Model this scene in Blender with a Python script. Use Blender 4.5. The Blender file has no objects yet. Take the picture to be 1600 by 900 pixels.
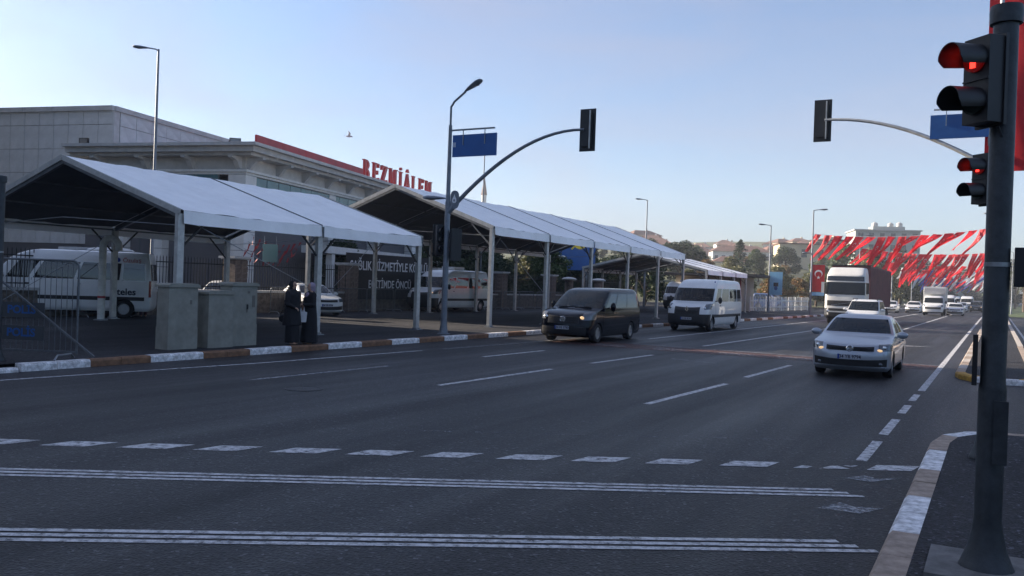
import bpy, bmesh, math, random
from mathutils import Vector, Matrix
import numpy as np
R = math.radians
rnd = random.Random(7)
scene = bpy.context.scene
# ------------------------------------------------------------------ camera, sky, sun, exposure
YAW = 29.3
cd = bpy.data.cameras.new('camera'); cam = bpy.data.objects.new('camera', cd); scene.collection.objects.link(cam)
cd.sensor_width = 36.0; cd.lens = 36.0 * 1350 / 1600; cd.clip_start = 0.1; cd.clip_end = 3000
cam.matrix_world = (Matrix.Translation((0, 0, 1.95)) @ Matrix.Rotation(R(YAW), 4, 'Z') @ Matrix.Rotation(R(90 - 0.30), 4, 'X')
                    @ Matrix.Rotation(R(2.0), 4, 'Z'))
scene.camera = cam
SUN_EL = 18.0; SUN_AZ = (-1.0, -0.04)            # towards the sun: square to the road, from the left
world = bpy.data.worlds.new('World'); scene.world = world; world.use_nodes = True
wn = world.node_tree; wn.nodes.clear()
sky = wn.nodes.new('ShaderNodeTexSky'); sky.sky_type = 'NISHITA'; sky.sun_disc = False
sky.sun_elevation = R(SUN_EL); sky.sun_rotation = math.atan2(SUN_AZ[0], SUN_AZ[1])
sky.altitude = 50; sky.air_density = 1.0; sky.dust_density = 1.3; sky.ozone_density = 5.0
bg = wn.nodes.new('ShaderNodeBackground'); bg.inputs['Strength'].default_value = 0.064
wo = wn.nodes.new('ShaderNodeOutputWorld')
# thin cirrus: streaky noise on the sky direction, a slight whitening
tc = wn.nodes.new('ShaderNodeTexCoord'); mp = wn.nodes.new('ShaderNodeMapping'); mp.inputs['Scale'].default_value = (1.2, 3.0, 6.0)
mp.inputs['Rotation'].default_value = (0.2, 0.3, 0.6)
nz = wn.nodes.new('ShaderNodeTexNoise'); nz.inputs['Scale'].default_value = 1.6; nz.inputs['Detail'].default_value = 7; nz.inputs['Distortion'].default_value = 0.6
cr = wn.nodes.new('ShaderNodeValToRGB'); cr.color_ramp.elements[0].position = 0.40; cr.color_ramp.elements[1].position = 0.85; cr.color_ramp.elements[0].color = (0.16, 0.16, 0.16, 1)
cr.color_ramp.elements[1].color = (0.66, 0.66, 0.66, 1)
mx = wn.nodes.new('ShaderNodeMix'); mx.data_type = 'RGBA'
mx.inputs['B'].default_value = (2.5, 2.4, 2.9, 1)   # thin high haze
wn.links.new(tc.outputs['Generated'], mp.inputs['Vector']); wn.links.new(mp.outputs[0], nz.inputs['Vector'])
wn.links.new(nz.outputs['Fac'], cr.inputs['Fac']); wn.links.new(cr.outputs['Color'], mx.inputs['Factor'])
wn.links.new(sky.outputs[0], mx.inputs['A']); wn.links.new(mx.outputs['Result'], bg.inputs['Color']); wn.links.new(bg.outputs[0], wo.inputs['Surface'])
sd = bpy.data.lights.new('sun', 'SUN'); sd.energy = 4.6; sd.angle = R(0.5); sd.color = (1.0, 0.86, 0.70)
sun = bpy.data.objects.new('sun', sd); scene.collection.objects.link(sun)
sv = Vector((SUN_AZ[0], SUN_AZ[1], math.hypot(*SUN_AZ) * math.tan(R(SUN_EL))))
sun.rotation_euler = sv.to_track_quat('Z', 'Y').to_euler()
scene.view_settings.view_transform = 'Standard'; scene.view_settings.look = 'None'
scene.view_settings.exposure = 1.75; scene.view_settings.gamma = 1.0
scene.render.engine = 'CYCLES'

# ------------------------------------------------------------------ materials
MATS = {}
def mat(name, col, rough=0.6, metal=0.0, var=0.0, vscale=3.0, bump=0.0, bscale=40.0, spec=0.5, coat=0.0, emit=None, estr=0.0,
        transl=0.0, col2=None, detail=4, stretch=None, alpha=None, island=0.0):
    if name in MATS: return MATS[name]
    m = bpy.data.materials.new(name); m.use_nodes = True; nt = m.node_tree; p = nt.nodes['Principled BSDF']
    p.inputs['Base Color'].default_value = (*col, 1); p.inputs['Roughness'].default_value = rough; p.inputs['Metallic'].default_value = metal
    p.inputs['Specular IOR Level'].default_value = spec; p.inputs['Coat Weight'].default_value = coat
    if emit: p.inputs['Emission Color'].default_value = (*emit, 1); p.inputs['Emission Strength'].default_value = estr
    if var > 0 or bump > 0 or col2 or island:
        t = nt.nodes.new('ShaderNodeTexCoord'); mpn = nt.nodes.new('ShaderNodeMapping')
        if stretch: mpn.inputs['Scale'].default_value = stretch
        nt.links.new(t.outputs['Object'], mpn.inputs['Vector'])
    if var > 0 or col2 or island:
        n = nt.nodes.new('ShaderNodeTexNoise'); n.inputs['Scale'].default_value = vscale; n.inputs['Detail'].default_value = detail; n.inputs['Roughness'].default_value = 0.65
        nt.links.new(mpn.outputs[0], n.inputs['Vector'])
        r = nt.nodes.new('ShaderNodeValToRGB')
        a = tuple(c * (1 - var) for c in col); b = tuple(min(1, c * (1 + var)) for c in col) if not col2 else col2
        r.color_ramp.elements[0].position = 0.35; r.color_ramp.elements[0].color = (*(a if not col2 else col), 1)
        r.color_ramp.elements[1].position = 0.65; r.color_ramp.elements[1].color = (*b, 1)
        fac = n.outputs['Fac']
        if island:
            g = nt.nodes.new('ShaderNodeNewGeometry'); ma = nt.nodes.new('ShaderNodeMath'); ma.operation = 'MULTIPLY_ADD'
            ma.inputs[1].default_value = island; ma2 = nt.nodes.new('ShaderNodeMath'); ma2.operation = 'ADD'; ma2.inputs[1].default_value = -island / 2
            nt.links.new(g.outputs['Random Per Island'], ma.inputs[0]); nt.links.new(fac, ma.inputs[2]); nt.links.new(ma.outputs[0], ma2.inputs[0]); fac = ma2.outputs[0]
        nt.links.new(fac, r.inputs['Fac']); nt.links.new(r.outputs['Color'], p.inputs['Base Color'])
    if bump > 0:
        n2 = nt.nodes.new('ShaderNodeTexNoise'); n2.inputs['Scale'].default_value = bscale; n2.inputs['Detail'].default_value = 5
        nt.links.new(mpn.outputs[0], n2.inputs['Vector'])
        b = nt.nodes.new('ShaderNodeBump'); b.inputs['Strength'].default_value = bump; b.inputs['Distance'].default_value = 0.02
        nt.links.new(n2.outputs['Fac'], b.inputs['Height']); nt.links.new(b.outputs['Normal'], p.inputs['Normal'])
    out = nt.nodes['Material Output']
    if transl > 0:
        tr = nt.nodes.new('ShaderNodeBsdfTranslucent'); ms = nt.nodes.new('ShaderNodeMixShader'); ms.inputs[0].default_value = transl
        if var > 0 or col2 or island: nt.links.new(r.outputs['Color'], tr.inputs['Color'])
        else: tr.inputs['Color'].default_value = (*col, 1)
        nt.links.new(p.outputs[0], ms.inputs[1]); nt.links.new(tr.outputs[0], ms.inputs[2]); nt.links.new(ms.outputs[0], out.inputs['Surface'])
    if alpha is not None:                       # clear tinted glass
        tr = nt.nodes.new('ShaderNodeBsdfTransparent'); tr.inputs['Color'].default_value = (0.55, 0.62, 0.62, 1); ms = nt.nodes.new('ShaderNodeMixShader'); ms.inputs[0].default_value = alpha
        nt.links.new(p.outputs[0], ms.inputs[1]); nt.links.new(tr.outputs[0], ms.inputs[2]); nt.links.new(ms.outputs[0], out.inputs['Surface'])
    MATS[name] = m; return m

def asphalt(name, base, rough=0.62, tracks=True):
    m = bpy.data.materials.new(name); m.use_nodes = True; nt = m.node_tree; p = nt.nodes['Principled BSDF']; L = nt.links.new
    t = nt.nodes.new('ShaderNodeTexCoord')
    def noise(scale, det, stretch=(1, 1, 1), rgh=0.6):
        mpn = nt.nodes.new('ShaderNodeMapping'); mpn.inputs['Scale'].default_value = stretch; L(t.outputs['Object'], mpn.inputs['Vector'])
        n = nt.nodes.new('ShaderNodeTexNoise'); n.inputs['Scale'].default_value = scale; n.inputs['Detail'].default_value = det; n.inputs['Roughness'].default_value = rgh
        L(mpn.outputs[0], n.inputs['Vector']); return n.outputs['Fac']
    def ramp(f, p0, p1, c0, c1):
        r = nt.nodes.new('ShaderNodeMapRange'); r.inputs['From Min'].default_value = p0; r.inputs['From Max'].default_value = p1
        r.inputs['To Min'].default_value = c0; r.inputs['To Max'].default_value = c1; L(f, r.inputs['Value']); return r.outputs[0]
    def mul(a, b):
        q = nt.nodes.new('ShaderNodeMath'); q.operation = 'MULTIPLY'; L(a, q.inputs[0]); L(b, q.inputs[1]); return q.outputs[0]
    v = ramp(noise(0.22, 5, (1, .5, 1)), .35, .65, .62, 1.42)                       # broad patches
    if tracks: v = mul(v, ramp(noise(0.9, 3, (1, .025, 1)), .35, .65, .70, 1.35))   # wheel tracks along the road
    v = mul(v, ramp(noise(6, 4), .3, .7, .86, 1.14))
    vor = nt.nodes.new('ShaderNodeTexVoronoi'); vor.inputs['Scale'].default_value = 42; L(t.outputs['Object'], vor.inputs['Vector'])
    spk = nt.nodes.new('ShaderNodeSeparateColor'); L(vor.outputs['Color'], spk.inputs[0])
    v = mul(v, ramp(spk.outputs[0], 0, 1, .30, 1.75))                                # aggregate
    pale = ramp(spk.outputs[1], .88, 1.0, 1.0, 4.8); v = mul(v, pale)
    mixc = nt.nodes.new('ShaderNodeVectorMath'); mixc.operation = 'SCALE'; mixc.inputs[0].default_value = base; L(v, mixc.inputs['Scale'])
    L(mixc.outputs[0], p.inputs['Base Color']); p.inputs['Specular IOR Level'].default_value = .36
    L(ramp(noise(0.8, 3, (1, .06, 1)), .3, .7, rough - .10, rough + .1), p.inputs['Roughness'])
    b = nt.nodes.new('ShaderNodeBump'); b.inputs['Strength'].default_value = 0.9; b.inputs['Distance'].default_value = 0.01
    L(vor.outputs['Distance'], b.inputs['Height']); L(b.outputs['Normal'], p.inputs['Normal'])
    MATS[name] = m; return m

def worn_paint(name, col, wear=0.5):
    m = bpy.data.materials.new(name); m.use_nodes = True; nt = m.node_tree; p = nt.nodes['Principled BSDF']; L = nt.links.new
    p.inputs['Base Color'].default_value = (*col, 1); p.inputs['Roughness'].default_value = 0.65
    t = nt.nodes.new('ShaderNodeTexCoord'); n = nt.nodes.new('ShaderNodeTexNoise'); n.inputs['Scale'].default_value = 9; n.inputs['Detail'].default_value = 8; n.inputs['Roughness'].default_value = .75
    L(t.outputs['Object'], n.inputs['Vector'])
    r = nt.nodes.new('ShaderNodeMapRange'); r.inputs['From Min'].default_value = wear - .13; r.inputs['From Max'].default_value = wear + .13; L(n.outputs['Fac'], r.inputs['Value'])
    tr = nt.nodes.new('ShaderNodeBsdfTransparent'); ms = nt.nodes.new('ShaderNodeMixShader'); L(r.outputs[0], ms.inputs[0])
    L(tr.outputs[0], ms.inputs[1]); L(p.outputs[0], ms.inputs[2]); L(ms.outputs[0], nt.nodes['Material Output'].inputs['Surface'])
    MATS[name] = m; return m

# ------------------------------------------------------------------ mesh helpers
COL = scene.collection
def tag(o, label=None, cat=None, group=None, kind=None):
    if label: o['label'] = label
    if cat: o['category'] = cat
    if group: o['group'] = group
    if kind: o['kind'] = kind
    return o
def thing(name, label, cat, loc=(0, 0, 0), rz=0.0, group=None):
    o = bpy.data.objects.new(name, None); COL.objects.link(o); o.empty_display_size = 0.2
    o.location = loc; o.rotation_euler = (0, 0, rz); return tag(o, label, cat, group)
def link_mesh(name, me, m, parent=None, **kw):
    o = bpy.data.objects.new(name, me); COL.objects.link(o)
    if m is not None and not me.materials: me.materials.append(MATS[m] if isinstance(m, str) else m)
    if parent: o.parent = parent
    return tag(o, **kw)
def copy_obj(o, parent=None, loc=None, rz=None, name=None):
    c = o.copy(); COL.objects.link(c); c.parent = parent
    if loc is not None: c.location = loc
    if rz is not None: c.rotation_euler = (c.rotation_euler[0], c.rotation_euler[1], rz)
    return c
def copy_tree(o, parent=None, skip=()):
    c = o.copy(); COL.objects.link(c); c.parent = parent
    for ch in KIDS.get(o.name, []) or [x for x in bpy.data.objects if x.parent == o]:
        if ch.name.split('.')[0] in skip: continue
        copy_tree(ch, c, skip)
    return c
KIDS = {}
class MB:
    def __init__(s): s.v = []; s.f = []
    def add(s, vs, fs):
        k = len(s.v); s.v += [tuple(p) for p in vs]; s.f += [tuple(i + k for i in f) for f in fs]; return s
    def box(s, c, d, rz=0.0, M=None):
        h = [x / 2 for x in d]; vs = [Vector((sx * h[0], sy * h[1], sz * h[2])) for sz in (-1, 1) for sy in (-1, 1) for sx in (-1, 1)]
        if rz: vs = [Matrix.Rotation(rz, 3, 'Z') @ p for p in vs]
        if M is not None: vs = [M @ p for p in vs]
        c = Vector(c)
        return s.add([p + c for p in vs], [(0, 2, 3, 1), (4, 5, 7, 6), (0, 1, 5, 4), (2, 6, 7, 3), (0, 4, 6, 2), (1, 3, 7, 5)])
    def bar(s, a, b, w, h=None):                   # rectangular bar between two points
        a, b = Vector(a), Vector(b); d = b - a; L = d.length; q = d.to_track_quat('X', 'Z').to_matrix()
        return s.box((a + b) / 2, (L, w, h or w), M=q)
    def tube(s, pts, r, n=10, cap=True):
        pts = [Vector(p) for p in pts]; rs = r if isinstance(r, (list, tuple)) else [r] * len(pts)
        k = len(s.v); up = None
        for i, p in enumerate(pts):
            d = (pts[min(i + 1, len(pts) - 1)] - pts[max(i - 1, 0)]).normalized()
            if up is None: up = d.orthogonal().normalized()
            up = (up - d * up.dot(d)); up = up.normalized() if up.length > 1e-6 else d.orthogonal().normalized()
            sd_ = d.cross(up)
            for j in range(n):
                a = 2 * math.pi * j / n; s.v.append(tuple(p + (up * math.cos(a) + sd_ * math.sin(a)) * rs[i]))
        for i in range(len(pts) - 1):
            for j in range(n):
                a = k + i * n + j; b = k + i * n + (j + 1) % n; s.f.append((a, b, b + n, a + n))
        if cap: s.f.append(tuple(k + j for j in range(n))[::-1]); s.f.append(tuple(k + (len(pts) - 1) * n + j for j in range(n)))
        return s
    def cyl(s, a, b, r, r2=None, n=14): return s.tube([a, b], [r, r if r2 is None else r2], n)
    def lathe(s, prof, n=20, o=(0, 0, 0), M=None, cap=True):
        k = len(s.v); o = Vector(o)
        for r, z in prof:
            for j in range(n):
                a = 2 * math.pi * j / n; p = Vector((r * math.cos(a), r * math.sin(a), z)); s.v.append(tuple(o + (M @ p if M is not None else p)))
        for i in range(len(prof) - 1):
            for j in range(n):
                a = k + i * n + j; b = k + i * n + (j + 1) % n; s.f.append((a, b, b + n, a + n))
        if cap: s.f.append(tuple(k + j for j in range(n))[::-1]); s.f.append(tuple(k + (len(prof) - 1) * n + j for j in range(n)))
        return s
    def ell(s, c, r, n=12, m=8, M=None):
        prof = [(max(1e-4, math.sin(math.pi * i / m)), -math.cos(math.pi * i / m)) for i in range(m + 1)]
        S = Matrix.Diagonal(r); S = (M @ S) if M is not None else S
        return s.lathe(prof, n, c, S)
    def prism(s, poly, fn, h0, h1):               # poly in 2D, fn(a,b,h) -> xyz
        n = len(poly); vs = [fn(a, b, h0) for a, b in poly] + [fn(a, b, h1) for a, b in poly]
        return s.add(vs, [tuple(range(n))[::-1], tuple(range(n, 2 * n))] + [(i, (i + 1) % n, n + (i + 1) % n, n + i) for i in range(n)])
    def quad(s, *p): return s.add(p, [tuple(range(len(p)))])
    def mesh(s, name, smooth=None):
        me = bpy.data.meshes.new(name); me.from_pydata(s.v, [], s.f); me.update()
        bm = bmesh.new(); bm.from_mesh(me); bmesh.ops.recalc_face_normals(bm, faces=bm.faces); bm.to_mesh(me); bm.free()
        if smooth is not None:
            me.polygons.foreach_set('use_smooth', [True] * len(me.polygons)); me.set_sharp_from_angle(angle=R(smooth))
        return me
    def build(s, name, m, parent=None, smooth=None, **kw): return link_mesh(name, s.mesh(name, smooth), m, parent, **kw)
def arc(c, r, a0, a1, n, fn=lambda x, y: (x, y)):
    return [fn(c[0] + r * math.cos(a0 + (a1 - a0) * i / n), c[1] + r * math.sin(a0 + (a1 - a0) * i / n)) for i in range(n + 1)]
def text_mesh(txt, size, extr=0.004, align='CENTER', bold=0.0):
    c = bpy.data.curves.new('t', 'FONT'); c.body = txt; c.size = size; c.extrude = extr; c.align_x = align; c.align_y = 'CENTER'; c.offset = bold; c.resolution_u = 3
    o = bpy.data.objects.new('t', c); COL.objects.link(o); dg = bpy.context.evaluated_depsgraph_get()
    me = bpy.data.meshes.new_from_object(o.evaluated_get(dg)); me.name = 'lettering'; bpy.data.objects.remove(o); bpy.data.curves.remove(c); me.materials.clear(); return me
def put_text(txt, size, m, parent, loc, rot, sx=1.0, name='lettering', **k):
    o = link_mesh(name, text_mesh(txt, size, **k), m, parent); o.location = loc; o.rotation_euler = rot; o.scale = (sx, 1, 1); return o
def realize(o):                                   # apply modifiers
    dg = bpy.context.evaluated_depsgraph_get(); me = bpy.data.meshes.new_from_object(o.evaluated_get(dg)); return me
def remeshed(mb, voxel, smooth_it=4):
    o = mb.build('tmp', None); r = o.modifiers.new('r', 'REMESH'); r.mode = 'VOXEL'; r.voxel_size = voxel; r.use_smooth_shade = True
    if smooth_it: sm = o.modifiers.new('s', 'SMOOTH'); sm.iterations = smooth_it; sm.factor = 0.5
    me = realize(o); bpy.data.objects.remove(o); me.materials.clear(); return me

asphalt('asphalt', (0.0125, 0.0122, 0.0135), .55); asphalt('asphalt_patch', (0.011, 0.0115, 0.013), .66, False); asphalt('asphalt_pavement', (0.018, 0.0185, 0.022), .75, False); asphalt('asphalt_island', (0.017, 0.017, 0.020), .8, False)
worn_paint('paint_white', (0.60, 0.60, 0.61), .43); worn_paint('paint_faint', (0.42, 0.43, 0.45), .52); worn_paint('paint_trace', (0.36, 0.37, 0.38), .60)
worn_paint('paint_red', (0.15, 0.065, 0.055), .52); worn_paint('paint_patchy', (0.36, 0.33, 0.33), .57)
mat('earth', (0.055, 0.052, 0.048), .95, var=.4, vscale=.2); mat('grass', (0.06, 0.09, 0.025), .9, var=.4, vscale=2)
mat('hillside', (0.07, 0.08, 0.035), .95, var=.5, vscale=.08)
mat('tar', (0.010, 0.010, 0.011), .45); mat('cast_iron', (0.03, 0.03, 0.032), .5, .6, var=.3, vscale=30, bump=.8, bscale=60); mat('kerb_white', (0.72, 0.71, 0.71), .75, var=.40, vscale=9, bump=.6, bscale=60); mat('kerb_pale', (0.46, 0.41, 0.36), .8, var=.3, vscale=7, bump=.6, bscale=60); mat('kerb_tan', (0.36, 0.28, 0.22), .8, var=.25, vscale=7, bump=.6, bscale=60); mat('kerb_orange', (0.21, 0.11, 0.06), .8, var=.3, vscale=7, bump=.6, bscale=60)
mat('kerb_yellow', (0.50, 0.28, 0.05), .8, var=.3, vscale=7, bump=.5, bscale=60)
mat('steel', (0.30, 0.32, 0.34), .42, .75, var=.2, vscale=6); mat('concrete', (0.16, 0.155, 0.15), .9, var=.3, vscale=5, bump=.5, bscale=40); mat('pole_grey', (0.040, 0.047, 0.053), .5, .35, var=.25, vscale=8, bump=.15, bscale=50)
mat('pole_light', (0.42, 0.43, 0.43), .45, .5, var=.15, vscale=5); mat('lamp_grey', (0.16, 0.18, 0.21), .45, .3, var=.15, vscale=5)
mat('black_plastic', (0.012, 0.013, 0.016), .5, var=.2, vscale=6); mat('black_metal', (0.02, 0.02, 0.022), .45, .3)
mat('alu', (0.44, 0.46, 0.47), .42, .7, var=.15, vscale=4); mat('alu_warm', (0.50, 0.50, 0.48), .5, .3, var=.15, vscale=5)
mat('tent', (0.95, 0.95, 0.95), .5, var=.05, vscale=1.5, transl=.04); mat('alu_dark', (0.16, 0.17, 0.18), .5, .5, var=.15, vscale=4); mat('steel_dark', (0.13, 0.14, 0.15), .5, .5, var=.2, vscale=6); mat('tent_painted_shade', (0.12, 0.12, 0.125), .9, var=.1, vscale=1.5); mat('tent_strap', (0.10, 0.11, 0.12), .7)  # the sheet below the tent roofs carries shade in its dark colour
mat('panel_grey', (0.52, 0.53, 0.54), .6, var=.10, vscale=1.2); mat('panel_back', (0.10, 0.10, 0.11), .8); mat('cap_grey', (0.44, 0.44, 0.44), .7, var=.12, vscale=2)
mat('stone_cream', (0.48, 0.465, 0.44), .8, var=.10, vscale=1.5); mat('stone_white', (0.62, 0.62, 0.61), .75, var=.08, vscale=2)
mat('red_panel', (0.36, 0.035, 0.045), .5, var=.15, vscale=2); mat('red_letter', (0.40, 0.02, 0.025), .4)
mat('teal_glass', (0.05, 0.13, 0.15), .08, 0, spec=.8, var=.15, vscale=.7); mat('dark_glass', (0.012, 0.018, 0.022), .08, spec=.8)
mat('mullion', (0.10, 0.12, 0.13), .5, .4); mat('rubble', (0.13, 0.11, 0.095), .9, var=.45, vscale=5, bump=.8, bscale=14)
mat('pillar_stone', (0.17, 0.13, 0.11), .9, var=.35, vscale=6, bump=.6, bscale=25); mat('pillar_joint', (0.15, 0.13, 0.12), .9)
mat('iron', (0.015, 0.017, 0.02), .5, .4); mat('cabinet', (0.27, 0.265, 0.225), .85, var=.16, vscale=3, bump=.4, bscale=70); mat('cabinet_stain', (0.16, 0.15, 0.13), .9)
mat('white_plastic', (0.72, 0.72, 0.70), .5, var=.08, vscale=4); mat('pipe_white', (0.66, 0.65, 0.60), .5, var=.15, vscale=6)
mat('sign_blue', (0.015, 0.09, 0.30), .4, var=.08, vscale=3); mat('sign_white', (0.75, 0.76, 0.78), .5); mat('banner_black', (0.008, 0.009, 0.012), .6)
mat('banner_red', (0.50, 0.012, 0.02), .65, transl=.25, var=.06); mat('flag_red', (0.72, 0.03, 0.045), .6, transl=.5, var=.10, vscale=3)
mat('flag_white', (0.75, 0.75, 0.76), .65, transl=.35); mat('flag_blue', (0.03, 0.05, 0.30), .65, transl=.35)
mat('garland_red', (0.22, 0.01, 0.015), .7); mat('plate_dark', (0.07, 0.075, 0.08), .6, .3); mat('light_blue', (0.22, 0.48, 0.68), .5, var=.1, vscale=2); mat('yellow', (0.75, 0.58, 0.04), .5)
mat('red_lamp', (0.5, 0.0, 0.0), .4, emit=(1.0, 0.03, 0.02), estr=1.3); mat('red_glow', (0.03, 0.003, 0.003), .3, emit=(1, .02, .02), estr=.02); mat('tail_red', (0.22, 0.01, 0.01), .2); mat('dark_lens', (0.01, 0.02, 0.015), .15)
mat('tyre', (0.012, 0.012, 0.013), .8, var=.3, vscale=9); mat('rim', (0.42, 0.43, 0.45), .35, .8); mat('well', (0.004, 0.004, 0.004), .95)
mat('car_silver', (0.38, 0.41, 0.46), .30, .5, coat=.5); mat('car_black', (0.003, 0.004, 0.008), .08, 0, coat=.0, spec=.26); mat('car_white', (0.70, 0.71, 0.71), .35, coat=.5, var=.04, vscale=2)
mat('car_dark', (0.02, 0.022, 0.028), .3, coat=.6); mat('car_blue', (0.03, 0.06, 0.16), .35, coat=.5)
mat('trim_black', (0.012, 0.012, 0.014), .55); mat('glass', (0.006, 0.009, 0.011), .04, spec=.7, alpha=.30); mat('glass_dark', (0.006, 0.007, 0.009), .03, spec=1.0)
mat('chrome', (0.70, 0.71, 0.73), .15, 1.0); mat('headlight', (0.13, 0.14, 0.155), .08, .2, spec=.8); mat('beam_warm', (1, .8, .5), .3, emit=(1.0, .60, .25), estr=.22)
mat('amber', (0.5, 0.16, 0.02), .3); mat('interior', (0.02, 0.02, 0.022), .9); mat('plate_white', (0.42, 0.44, 0.50), .5); mat('plate_ink', (0.01, 0.012, 0.03), .5); mat('plate_blue', (0.01, .05, .3), .5)
mat('container_maroon', (0.17, 0.05, 0.055), .65, var=.2, vscale=1.5); mat('truck_white', (0.64, 0.63, 0.60), .4, coat=.3, var=.05, vscale=2)
mat('bark', (0.09, 0.065, 0.045), .95, var=.35, vscale=8, bump=.6, bscale=20)
mat('leaf_green', (0.035, 0.065, 0.016), .6, col2=(0.085, 0.12, 0.03), vscale=1.2, transl=.25, island=.5); mat('leaf_dark', (0.016, 0.034, 0.014), .65, col2=(0.04, 0.062, 0.022), vscale=.8, transl=.2, island=.5)
mat('leaf_autumn', (0.11, 0.09, 0.025), .65, col2=(0.24, 0.12, 0.035), vscale=.5, transl=.25, island=.6); mat('leaf_olive', (0.07, 0.085, 0.03), .65, col2=(0.15, 0.14, 0.05), vscale=.6, transl=.25, island=.5)
mat('needle', (0.02, 0.042, 0.022), .7, col2=(0.05, 0.075, 0.035), vscale=.6, transl=.15, island=.5); mat('palm', (0.045, 0.065, 0.022), .6, col2=(0.10, 0.11, 0.04), vscale=1, transl=.2, island=.5)
mat('render_white', (0.60, 0.60, 0.59), .85, var=.06, vscale=.5); mat('render_yellow', (0.52, 0.44, 0.30), .85, var=.06, vscale=.5); mat('render_green', (0.34, 0.37, 0.35), .85, var=.06, vscale=.4); mat('brick_dark', (0.16, 0.09, 0.06), .9, var=.2, vscale=1); mat('render_tan', (0.42, 0.36, 0.29), .85, var=.08, vscale=.5)
mat('roof_brown', (0.16, 0.09, 0.07), .85, var=.2, vscale=1); mat('roof_red', (0.20, 0.105, 0.08), .85, var=.25, vscale=1); mat('roof_dark', (0.03, 0.03, 0.035), .8)
mat('far_window', (0.05, 0.06, 0.075), .2)
mat('skin', (0.42, 0.25, 0.17), .6, var=.06, vscale=8); mat('cloth_black', (0.008, 0.008, 0.011), .85, var=.3, vscale=10, bump=.3, bscale=30); mat('cloth_lilac', (0.30, 0.24, 0.31), .85, var=.12, vscale=12, bump=.3, bscale=40)
mat('cloth_white', (0.55, 0.55, 0.56), .85, var=.1, vscale=9); mat('cloth_brown', (0.12, 0.05, 0.025), .7); mat('cloth_maroon', (0.09, 0.03, 0.04), .85)
mat('eye', (0.01, 0.008, 0.006), .3); mat('brow', (0.02, 0.014, 0.01), .8); mat('lip', (0.30, 0.10, 0.09), .5); mat('gull', (0.55, 0.55, 0.56), .7)
# ------------------------------------------------------------------ ground, road, pavements, kerbs
def sheet(name, pts, z, m, **kw):
    return MB().quad(*[(x, y, z) for x, y in pts]).build(name, m, **kw)
sheet('ground', [(-1500, -1500), (1500, -1500), (1500, 1800), (-1500, 1800)], -0.05, 'earth', kind='structure')
KX = lambda y: -15.65 if y <= 30 else (-15.65 + (y - 30) * 0.045 if y < 80 else -13.4)     # left kerb line
ys = [-40, 0, 30, 40, 50, 60, 70, 80, 150, 300, 600, 900]
rd = MB(); rd.add([(KX(y), y, 0) for y in ys] + [(11, y, 0) for y in ys], [(i, i + 1, len(ys) + i + 1, len(ys) + i) for i in range(len(ys) - 1)])
rd.build('road', 'asphalt', kind='structure')
pv = MB(); pv.add([(KX(y) - .2, y, .145) for y in ys] + [(-31, y, .145) for y in ys] + [(KX(y) - .2, y, -.06) for y in ys],
                  [(i, len(ys) + i, len(ys) + i + 1, i + 1) for i in range(len(ys) - 1)])
pv.build('pavement', 'asphalt_pavement', kind='structure')
sheet('forecourt', [(-100, -40), (-31, -40), (-31, 118), (-100, 118)], .10, 'asphalt_pavement', kind='structure')
# hillside behind the tents and along the road, rising away from the camera
def hz(x, y):
    s = min(1, max(0, (-x - 17) / 26)); s = s * s * (3 - 2 * s)
    return -0.02 + min(26, max(0, (y - 112) * .082)) * s + (0.8 * math.sin(x * .05 + y * .031) * s if y > 130 else 0)
hx = [-17 - i * 9 for i in range(48)]; hy = [112 + i * 11 for i in range(70)]
hm = MB(); hm.add([(x, y, hz(x, y)) for x in hx for y in hy], [(i * 70 + j, (i + 1) * 70 + j, (i + 1) * 70 + j + 1, i * 70 + j + 1) for i in range(47) for j in range(69)])
hm.build('hillside', 'hillside', smooth=60, kind='structure')

def stone_mesh(L, w=.22, h=.15, dn=.06):      # chamfered kerb stone, long axis y, road face at x=0, body at -x
    b = MB(); prof = [(0, -dn), (0, h - .035), (-.03, h), (-w, h), (-w, -dn)]
    b.prism(prof, lambda a, c, t: (a, t, c), -L / 2 + .006, L / 2 - .006); return b.mesh('stone')
STONE = {k: stone_mesh(.70) for k in ('kerb_white', 'kerb_orange', 'kerb_yellow', 'kerb_tan', 'kerb_pale')}
for k, me in STONE.items(): me.materials.append(MATS[k])
def kerb(path, colours, parent, flip=False, rise=0.0, first=0):
    i = first; carry = 0.0
    for (x0, y0), (x1, y1) in zip(path[:-1], path[1:]):
        d = math.hypot(x1 - x0, y1 - y0); n = max(1, round(d / .70)); a = math.atan2(-(x1 - x0), (y1 - y0))
        for k in range(n):
            t = (k + .5) / n; o = bpy.data.objects.new('stone', STONE[colours[(i // 2) % len(colours)]]); COL.objects.link(o); o.parent = parent
            o.location = (x0 + (x1 - x0) * t, y0 + (y1 - y0) * t, rise + rnd.uniform(-.004, .004)); o.scale = (1, d / n / .70, 1)
            o.rotation_euler = (rnd.uniform(-.004, .004), 0, a + (math.pi if flip else 0) + rnd.uniform(-.004, .004)); i += 1
    return i
lk = tag(bpy.data.objects.new('kerb', None), kind='structure'); COL.objects.link(lk)
kerb([(KX(y), y) for y in (9.5, 30.5)], ('kerb_white', 'kerb_orange'), lk)
kerb([(KX(y), y) for y in (30.5, 65.5)], ('kerb_white', 'kerb_orange'), lk, first=0)
kerb([(-15.65, -1.0), (-15.65, 9.45)], ('kerb_orange', 'kerb_white'), lk, rise=-.07)
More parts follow.
